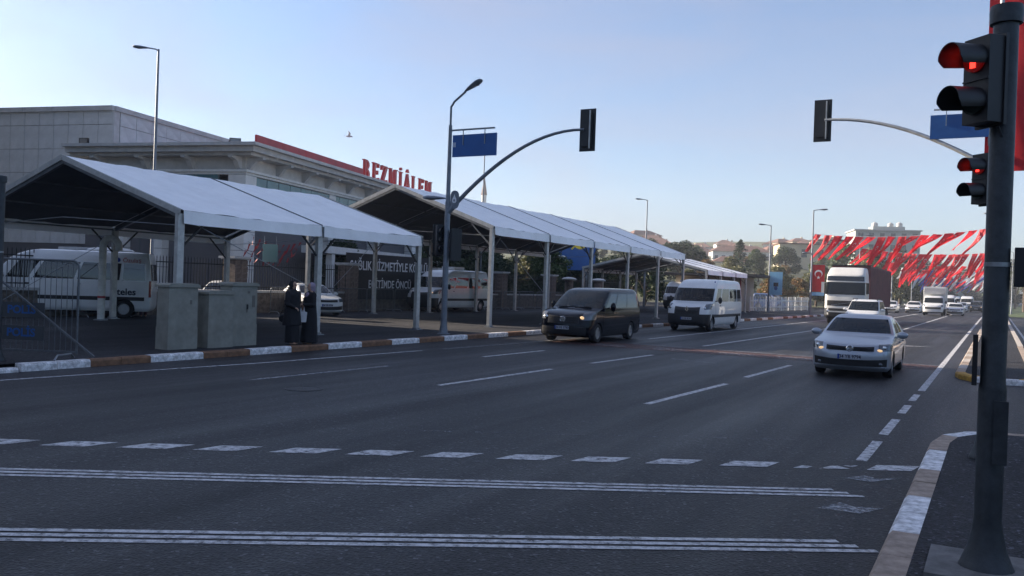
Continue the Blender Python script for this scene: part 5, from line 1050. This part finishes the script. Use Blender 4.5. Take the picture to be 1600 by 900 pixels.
for k, (x, y, s) in enumerate(((4, 250, 1.3), (-1, 300, 1.3), (-8, 345, 1.4), (6, 330, 1.5), (12, 220, 1.4), (14, 280, 1.5), (-4, 380, 1.5), (-11, 390, 1.5), (2, 400, 1.6))):
    tree('dark', 'dark tree closing the road at its far end, below the flags', (x, y, .05), s, .95, 'dark trees at the far end of the road')
for k in range(22):                                            # street trees on the right pavement, outside the photograph: the cars mirror them
    tree(('dark', 'olive', 'dark', 'green2')[k % 4], 'street tree on the right-hand pavement, outside the photograph', (16.5 + (k % 2) * 4, -24 + 6.2 * k, .05), .70, 1.0, 'street trees outside the photograph')
rb = thing('sky_blocker', 'plain block added unseen behind the camera to cut sky light', 'building', (4, -42, 0), 0)  # added out of view to darken the foreground and the car fronts
MB().box((0, -7, 5), (70, 14, 10)).build('wall', 'render_tan', rb); MB().box((0, -7, 10.2), (71, 15, .4)).build('roof', 'roof_dark', rb)
for i in range(14):
    for j in range(2): o = link_mesh('window', WN, None, rb); o.location = (-32 + 5 * i, .02, 2.6 + 3.6 * j); o.rotation_euler = (0, 0, math.pi / 2)
gw = thing('reflection_wall', 'long dark wall added unseen behind the street trees for car reflections', 'wall', (23, 40, 0), 0)  # put in out of view so the black van's side mirrors something dark
MB().box((0, 0, 1.5), (.5, 150, 3.0)).build('wall', 'roof_dark', gw); MB().box((0, 0, 3.06), (.7, 150.2, .12)).build('coping', 'cap_grey', gw)
def palm(label, loc, H, s):
    t = thing('palm_tree', label, 'palm', loc, rnd.uniform(0, 6)); q = random.Random(int(H * 100))
    MB().tube([(0, 0, -.2), (.05, 0, H * .5), (0, .05, H)], [.30, .24, .26], 10).build('trunk', 'bark', t, smooth=50)
    for k in range(38):
        a = k * 2.4; el = q.uniform(-.6, 1.25); L = s * q.uniform(1.9, 2.5); b = MB(); prev = Vector((0, 0, H)); d = Vector((math.cos(a) * math.cos(el), math.sin(a) * math.cos(el), math.sin(el))); pts = [prev]
        for i in range(9): prev = prev + d * (L / 9); d = (d + Vector((0, 0, -.13))).normalized(); pts.append(prev)
        for i in range(1, 10):
            ax = (pts[i] - pts[i - 1]).normalized(); sdv = ax.cross(Vector((0, 0, 1))).normalized()
            for f in (.0, .5):
                p = pts[i - 1].lerp(pts[i], f); ll = L * .24 * math.sin(math.pi * min(1, (i + f) / 10 + .12))
                for sg in (1, -1):
                    tip = p + sdv * sg * ll * .8 + ax * ll * .6 - Vector((0, 0, ll * .25)); b.add([p - ax * .03, tip, p + ax * .05], [(0, 1, 2)])
        b.tube(pts, [.03] * 9 + [.008], 4, False); b.build('frond', 'palm', t)
palm('palm tree on the grass verge beyond the right carriageway', (4.6, 133, .05), 5.2, 1.75)
palm('second palm tree on the verge, behind the first palm', (5.6, 150, .05), 7.5, 1.6); palm('third palm tree further along the verge', (4.2, 175, .05), 6.0, 1.7)

# ------------------------------------------------------------------ far buildings
WN2 = {}
def house(label, loc, w, d, h, wall, roof, rz, floors, cols, hip=1.6, win=(1.0, 1.3), flat=False, name='house', cat='house'):
    t = thing(name, label, cat, loc, rz)
    MB().box((0, 0, h / 2 - 1.5), (w, d, h + 3)).build('wall', wall, t)
    if flat:
        MB().box((0, 0, h + .15), (w + .8, d + .8, .3)).build('roof', roof, t)
    else:
        e = .5; MB().add([(-w / 2 - e, -d / 2 - e, h), (w / 2 + e, -d / 2 - e, h), (w / 2 + e, d / 2 + e, h), (-w / 2 - e, d / 2 + e, h), (-w / 2 + d * .35, 0, h + hip), (w / 2 - d * .35, 0, h + hip)], [(0, 1, 5, 4), (1, 2, 5), (2, 3, 4, 5), (3, 0, 4), (3, 2, 1, 0)]).build('roof', roof, t)
        MB().box((w * .2, d * .12, h + hip * .9), (.6, .6, 1.3)).build('chimney', wall, t)
    key = win
    if key not in WN2: WN2[key] = MB().box((0, 0, 0), (win[0], .10, win[1])).mesh('window'); WN2[key].materials.append(MATS['far_window'])
    for f in range(floors):
        for c in range(cols):
            o = link_mesh('window', WN2[key], None, t); o.location = (-w / 2 + w * (c + .5) / cols, -d / 2 - .02, h * (f + .55) / floors)
        for c in range(max(1, int(cols * d / w))):
            n_ = max(1, int(cols * d / w)); o = link_mesh('window', WN2[key], None, t); o.location = (w / 2 + .02, -d / 2 + d * (c + .5) / n_, h * (f + .55) / floors); o.rotation_euler = (0, 0, math.pi / 2)
    return t
RZ = R(24)
house('long white hillside building with a brown roof and a row of small windows', (-68.5, 262, 9.6), 17, 9, 4.2, 'render_white', 'roof_brown', RZ, 1, 8, 2.0, name='hillside_building', cat='building')
house('low white block at the right end of the long brown-roofed building', (-56.5, 266, 9.2), 6, 8, 4.0, 'render_white', 'render_white', RZ, 1, 3, flat=True, name='hillside_building', cat='building')
for k, (x, y, w, h, wl_) in enumerate(((-104, 292, 9, 7.0, 'render_tan'), (-111, 300, 10, 8.5, 'render_white'), (-97, 288, 8, 4.8, 'render_yellow'), (-92, 296, 9, 5.0, 'render_tan'), (-86, 290, 8, 3.4, 'render_white'), (-80, 286, 8, 3.2, 'render_tan'), (-118, 310, 12, 10, 'render_tan'))):
    house(('tan', 'tall white', 'small yellow', 'second tan', 'small white', 'low tan', 'largest tan')[k] + ' red-roofed house on the hill above the tall marquee', (x, y, hz(x, y) - 4.0), w, 8, h, wl_, 'roof_red', R(20 + 5 * k), 2, 3, 2.0)
q7 = random.Random(5)
for k in range(22):
    x = -52 - 3.6 * k + q7.uniform(-1.5, 1.5); y = 300 + q7.uniform(-6, 30) + .25 * k; w_ = q7.uniform(6, 9); t = house('small house on the far ridge, one of the crowded red and brown roofs', (x, y, hz(x, y) - 1.5), w_, 7, q7.uniform(2.6, 4.6), q7.choice(('render_tan', 'render_white', 'render_yellow')), q7.choice(('roof_red', 'roof_brown', 'roof_brown')), R(q7.uniform(5, 50)), 1, 3, 1.5)
    t['group'] = 'houses crowded on the far ridge'
house('low red-roofed house in front of the long brown-roofed building', (-64, 240, 7.6), 12, 7, 2.4, 'render_white', 'roof_red', RZ, 1, 4, 1.6)
house('yellow stone building with a flat metal roof, left of the flags', (-44.2, 229, 9.3), 12, 9, 5.0, 'render_yellow', 'roof_brown', R(22), 1, 3, flat=True, win=(1.3, 2.0), name='stone_building', cat='building')
house('grey upper storey block on top of the yellow stone building', (-38.6, 232, 13.6), 7, 6, 1.9, 'render_tan', 'roof_dark', R(22), 1, 4, flat=True, win=(.9, .9), name='roof_block', cat='building')
ap = house('grey-green apartment block rising behind the flags', (-27.5, 252, 4.0), 16, 13, 15.2, 'render_green', 'cap_grey', R(18), 5, 6, flat=True, win=(1.2, 1.5), name='apartment_block', cat='building')
MB().box((1.0, 0, 16.0), (8, 6, 1.2)).build('roof_house', 'render_green', ap)
for x, y in ((-2, 0), (2.2, 1), (4, -1)): MB().lathe([(.8, 16.6), (.8, 17.6), (.1, 18.0)], 12, (x, y, 0)).build('water_tank', 'cap_grey', ap)
mn = thing('minaret', 'slender far minaret with a pointed cap above the tent roof', 'minaret', (-178, 292, 0), 0); MB().lathe([(1.3, 0), (1.2, 28), (1.8, 28.5), (1.8, 29.6), (1.0, 29.7), (1.0, 36.5)], 14).build('shaft', 'render_white', mn); MB().lathe([(1.25, 36.5), (.05, 44)], 14).build('spire', 'roof_brown', mn)
bd = thing('gull', 'small gull gliding above the red rooftop letters', 'bird', (-39.5, 46.6, 11.75), R(40))
MB().ell((0, 0, 0), (.24, .07, .07), 10, 6).build('body', 'gull', bd)
for s in (1, -1): MB().add([(.06, 0, .02), (-.10, 0, .02), (-.04, s * .35, .16), (.08, s * .35, .17), (-.10, s * .68, .30)], [(0, 1, 2, 3), (3, 2, 4)]).build('wing', 'gull', bd)
MB().add([(-.22, .03, 0), (-.22, -.03, 0), (-.38, -.08, .01), (-.38, .08, .01)], [(0, 1, 2, 3)]).build('tail', 'gull', bd)
# ------------------------------------------------------------------ people
def limb(b, pts, rs): b.tube(pts, rs, 10); [b.ell(p, (r, r, r), 10, 6) for p, r in zip(pts, rs)]
def hand(b, w, d, up, s=1.0):
    """palm and five curled fingers from wrist w along d"""
    w, d, up = Vector(w), Vector(d).normalized(), Vector(up).normalized(); sd_ = d.cross(up).normalized(); up = sd_.cross(d)
    M = Matrix((sd_, d, up)).transposed(); b.ell(w + d * .045 * s, (.040 * s, .052 * s, .017 * s), 10, 6, M)
    for k, (o, L) in enumerate(((-.030, .065), (-.010, .078), (.010, .073), (.030, .056))):
        p0 = w + d * .085 * s + sd_ * o * s; p1 = p0 + (d * .8 - up * .5).normalized() * L * .5 * s; p2 = p1 + (d * .3 - up).normalized() * L * .5 * s; b.tube([p0 - d * .02, p0, p1, p2], [.010 * s, .0095 * s, .009 * s, .0075 * s], 7)
    p0 = w + d * .03 * s - sd_ * .036 * s; p1 = p0 + (d * .6 - sd_ * .6 - up * .3).normalized() * .04 * s; b.tube([p0, p1, p1 + (d * .9 - up * .4).normalized() * .032 * s], [.012 * s, .011 * s, .008 * s], 7)
def body(H, face, arms, foot_dx=.09, step=0.0):
    """continuous figure, facing local -y; arms: two lists of shoulder-elbow-wrist points (metres)"""
    b = MB(); h = H / 7.5
    hz_ = H - h * .5
    b.ell((0, .012, hz_ + h * .10), (h * .36, h * .43, h * .40), 16, 12); b.ell((0, -.018, hz_ - h * .22), (h * .27, h * .31, h * .27), 14, 10)            # skull, jaw
    b.ell((0, -h * .44, hz_ - h * .05), (h * .06, h * .08, h * .11), 8, 6)                                                          # nose
    for s in (1, -1): b.ell((s * h * .365, .02, hz_ - h * .03), (h * .04, h * .08, h * .12), 8, 6)                                   # ears
    limb(b, [(0, .02, H - h * 1.45), (0, .012, hz_ - h * .2)], [.055, .05])
    sh = H * .818
    for z, rx, ry in ((sh, .15, .08), (sh - .12, .17, .105), (sh - .28, .15, .10), (sh - .42, .145, .105), (H * .53, .165, .12)): b.ell((0, 0, z), (rx, ry, .10), 14, 8)
    for s in (1, -1):
        limb(b, [(s * .085, 0, H * .50), (s * (foot_dx), -.01 + s * step * .5, H * .27), (s * foot_dx, .02 + s * step, .07)], [.085, .056, .04]); b.ell((s * foot_dx, -.06 + s * step, .035), (.042, .12, .035), 10, 6)
    for k, a in enumerate(arms):
        limb(b, a, [.048, .040, .028]); hand(b, a[-1], Vector(a[-1]) - Vector(a[-2]), (0, -.3, 1))
    return b
def face_parts(p, H):
    h = H / 7.5; z = H - h * .5
    for s in (1, -1):
        MB().ell((s * h * .15, -h * .395, z + h * .02), (h * .055, h * .03, h * .03), 8, 6).build('eye', 'eye', p); MB().bar((s * h * .08, -h * .415, z + h * .12), (s * h * .22, -h * .385, z + h * .125), .008).build('eyebrow', 'brow', p)
    MB().ell((0, -h * .345, z - h * .26), (h * .10, h * .03, h * .03), 8, 6).build('mouth', 'lip', p)
def robe(rings, arms, ra, voxel=.016):
    b = MB(); n = 18; k = 0; prof = rings; s0 = len(b.v)
    for z, cx_, cy_, rx, ry in prof:
        for j in range(n):
            a = 2 * math.pi * j / n; f = 1 + (.05 * math.sin(5 * a + z * 2) + .03 * math.sin(9 * a)) * max(0, 1.0 - z / 1.1); b.v.append((cx_ + rx * f * math.cos(a), cy_ + ry * f * math.sin(a), z))
    for i in range(len(prof) - 1):
        for j in range(n): b.f.append((s0 + i * n + j, s0 + i * n + (j + 1) % n, s0 + (i + 1) * n + (j + 1) % n, s0 + (i + 1) * n + j))
    b.f.append(tuple(s0 + j for j in range(n))[::-1]); b.f.append(tuple(s0 + (len(prof) - 1) * n + j for j in range(n)))
    for a in arms: limb(b, a, ra)
    return remeshed(b, voxel, 3)
def scarf(H, m, p, chest=True, drape=.0):
    h = H / 7.5; z = H - h * .5; b = MB(); b.ell((0, .035, z + h * .08), (h * .45, h * .47, h * .50), 16, 12); b.ell((0, .045, z - h * .28), (h * .40, h * .40, h * .45), 14, 10)
    b.ell((0, .01, H - h * 1.42), (h * .52, h * .46, h * .30), 14, 8)
    if chest: b.ell((0, -.07, H - h * 1.75), (h * .62, h * .30, h * .62), 14, 8)
    b.ell((0, .06, H - h * 1.6), (h * .80, h * .42, h * .40), 14, 8)
    link_mesh('headscarf', remeshed(b, .012, 4), m, p)
# left woman: black headscarf, knee-length black coat over a long dark skirt, turned towards her companion
H1 = 1.66; a1 = [[(-.19, .0, 1.34), (-.25, -.02, 1.07), (-.16, -.20, .98)], [(.19, 0, 1.34), (.25, .03, 1.06), (.20, -.10, .84)]]
w1 = thing('person', 'woman in black headscarf and black knee-length coat, standing at the kerb', 'person', (-16.10, 16.98, .15), R(29.3 + 62))
link_mesh('body', remeshed(body(H1, None, a1, .09, .06), .0075, 2), 'skin', w1); face_parts(w1, H1)
link_mesh('skirt', robe([(.05, 0, 0, .20, .19), (.3, 0, 0, .20, .18), (.62, 0, 0, .19, .16), (.95, 0, 0, .17, .13)], [], []), 'cloth_black', w1)
link_mesh('coat', robe([(.50, 0, .02, .27, .23), (.7, 0, .01, .255, .21), (.95, 0, 0, .21, .17), (1.15, 0, 0, .20, .15), (1.32, 0, .0, .22, .13), (1.40, 0, .01, .16, .10), (1.45, 0, .01, .08, .07)], a1, [.075, .065, .045]), 'cloth_black', w1)
scarf(H1, 'cloth_black', w1, False)
bag = MB(); bag.ell((0, 0, 0), (.13, .05, .11), 12, 8); bag.tube([(-.09, 0, .08), (-.04, 0, .22), (.04, 0, .22), (.09, 0, .08)], .010, 6)
bg_ = thing('handbag', 'dark handbag hanging from the arm of the woman in the black coat', 'handbag', (-16.28, 16.84, .82), R(30)); bag.build('bag', 'cloth_black', bg_, smooth=50)
# right woman: pale lilac headscarf over the chest, long black gown, hands held in front
H2 = 1.63; a2 = [[(-.18, .0, 1.31), (-.23, -.04, 1.05), (-.05, -.22, 1.06)], [(.18, 0, 1.31), (.24, -.04, 1.05), (.06, -.22, 1.04)]]
w2 = thing('person', 'woman in pale lilac headscarf and long black gown, hands clasped before her', 'person', (-15.98, 17.50, .15), R(29.3 - 48))
link_mesh('body', remeshed(body(H2, None, a2, .08), .0075, 2), 'skin', w2); face_parts(w2, H2)
link_mesh('gown', robe([(.04, 0, 0, .25, .23), (.35, 0, 0, .235, .21), (.75, 0, 0, .215, .18), (1.02, 0, 0, .195, .15), (1.2, 0, 0, .20, .145), (1.30, 0, 0, .215, .125), (1.37, 0, .01, .15, .10), (1.42, 0, .01, .07, .06)], a2, [.075, .068, .042]), 'cloth_black', w2)
scarf(H2, 'cloth_lilac', w2, True)
pu = thing('purse', 'small brown purse held by the woman in the lilac headscarf', 'purse', (-15.98 + .27 * math.sin(R(29.3 - 48)), 17.50 - .27 * math.cos(R(29.3 - 48)), 1.12), R(29.3 - 48)); MB().box((0, 0, 0), (.20, .05, .13)).build('pouch', 'cloth_brown', pu); MB().box((0, -.03, .035), (.21, .012, .06)).build('flap', 'cloth_brown', pu)
# person by the parked minibus
H3 = 1.66; a3 = [[(-.19, 0, 1.34), (-.25, .02, 1.08), (-.22, -.08, .84)], [(.19, 0, 1.34), (.25, .02, 1.08), (.22, -.08, .84)]]
w3 = thing('person', 'person in white top and maroon trousers beside the parked minibus', 'person', (-29.3, 22.6, .145), R(60))
link_mesh('body', remeshed(body(H3, None, a3, .09, .08), .010, 2), 'skin', w3); face_parts(w3, H3)
link_mesh('top', robe([(.80, 0, 0, .19, .145), (1.0, 0, 0, .185, .14), (1.2, 0, 0, .195, .14), (1.33, 0, 0, .21, .12), (1.41, 0, .01, .12, .09)], [x[:2] + [(x[2][0], x[2][1] * .9, x[2][2] + .04)] for x in a3], [.066, .056, .042]), 'cloth_white', w3)
tr_ = MB()
for s in (1, -1): limb(tr_, [(s * .085, 0, .86), (s * .09, -.01 + s * .04, .45), (s * .09, .02 + s * .08, .10)], [.105, .078, .065])
tr_.ell((0, 0, .84), (.18, .135, .12), 14, 8); link_mesh('trousers', remeshed(tr_, .014, 3), 'cloth_maroon', w3)
b = MB(); b.ell((0, .02, H3 - .10), (.098, .115, .125), 14, 10); b.ell((0, .06, H3 - .17), (.085, .07, .13), 12, 8); link_mesh('hair', remeshed(b, .012, 2), 'brow', w3)
wb = thing('carrier_bag', 'small white carrier bag held between the two women', 'bag', (-15.93, 17.16, .74), R(40))
b = MB(); b.prism([(-.10, 0), (.10, 0), (.12, .26), (.06, .28), (.04, .40), (.02, .28), (-.02, .28), (-.04, .40), (-.06, .28), (-.12, .26)], lambda a, c, t: (a, t, c), -.03, .03); b.build('bag', 'cloth_white', wb)
# ------------------------------------------------------------------ thin haze over the far street
hzb = MB().box((-240, 360, 45), (560, 900, 92.4)).build('haze', None); tag(hzb, kind='stuff')
hm_ = bpy.data.materials.new('haze'); hm_.use_nodes = True; hn = hm_.node_tree; hn.nodes.clear(); ho = hn.nodes.new('ShaderNodeOutputMaterial'); hv = hn.nodes.new('ShaderNodeVolumePrincipled')
hv.inputs['Color'].default_value = (.82, .88, .98, 1); hv.inputs['Density'].default_value = .0005; hn.links.new(hv.outputs[0], ho.inputs['Volume']); hzb.data.materials.append(hm_)
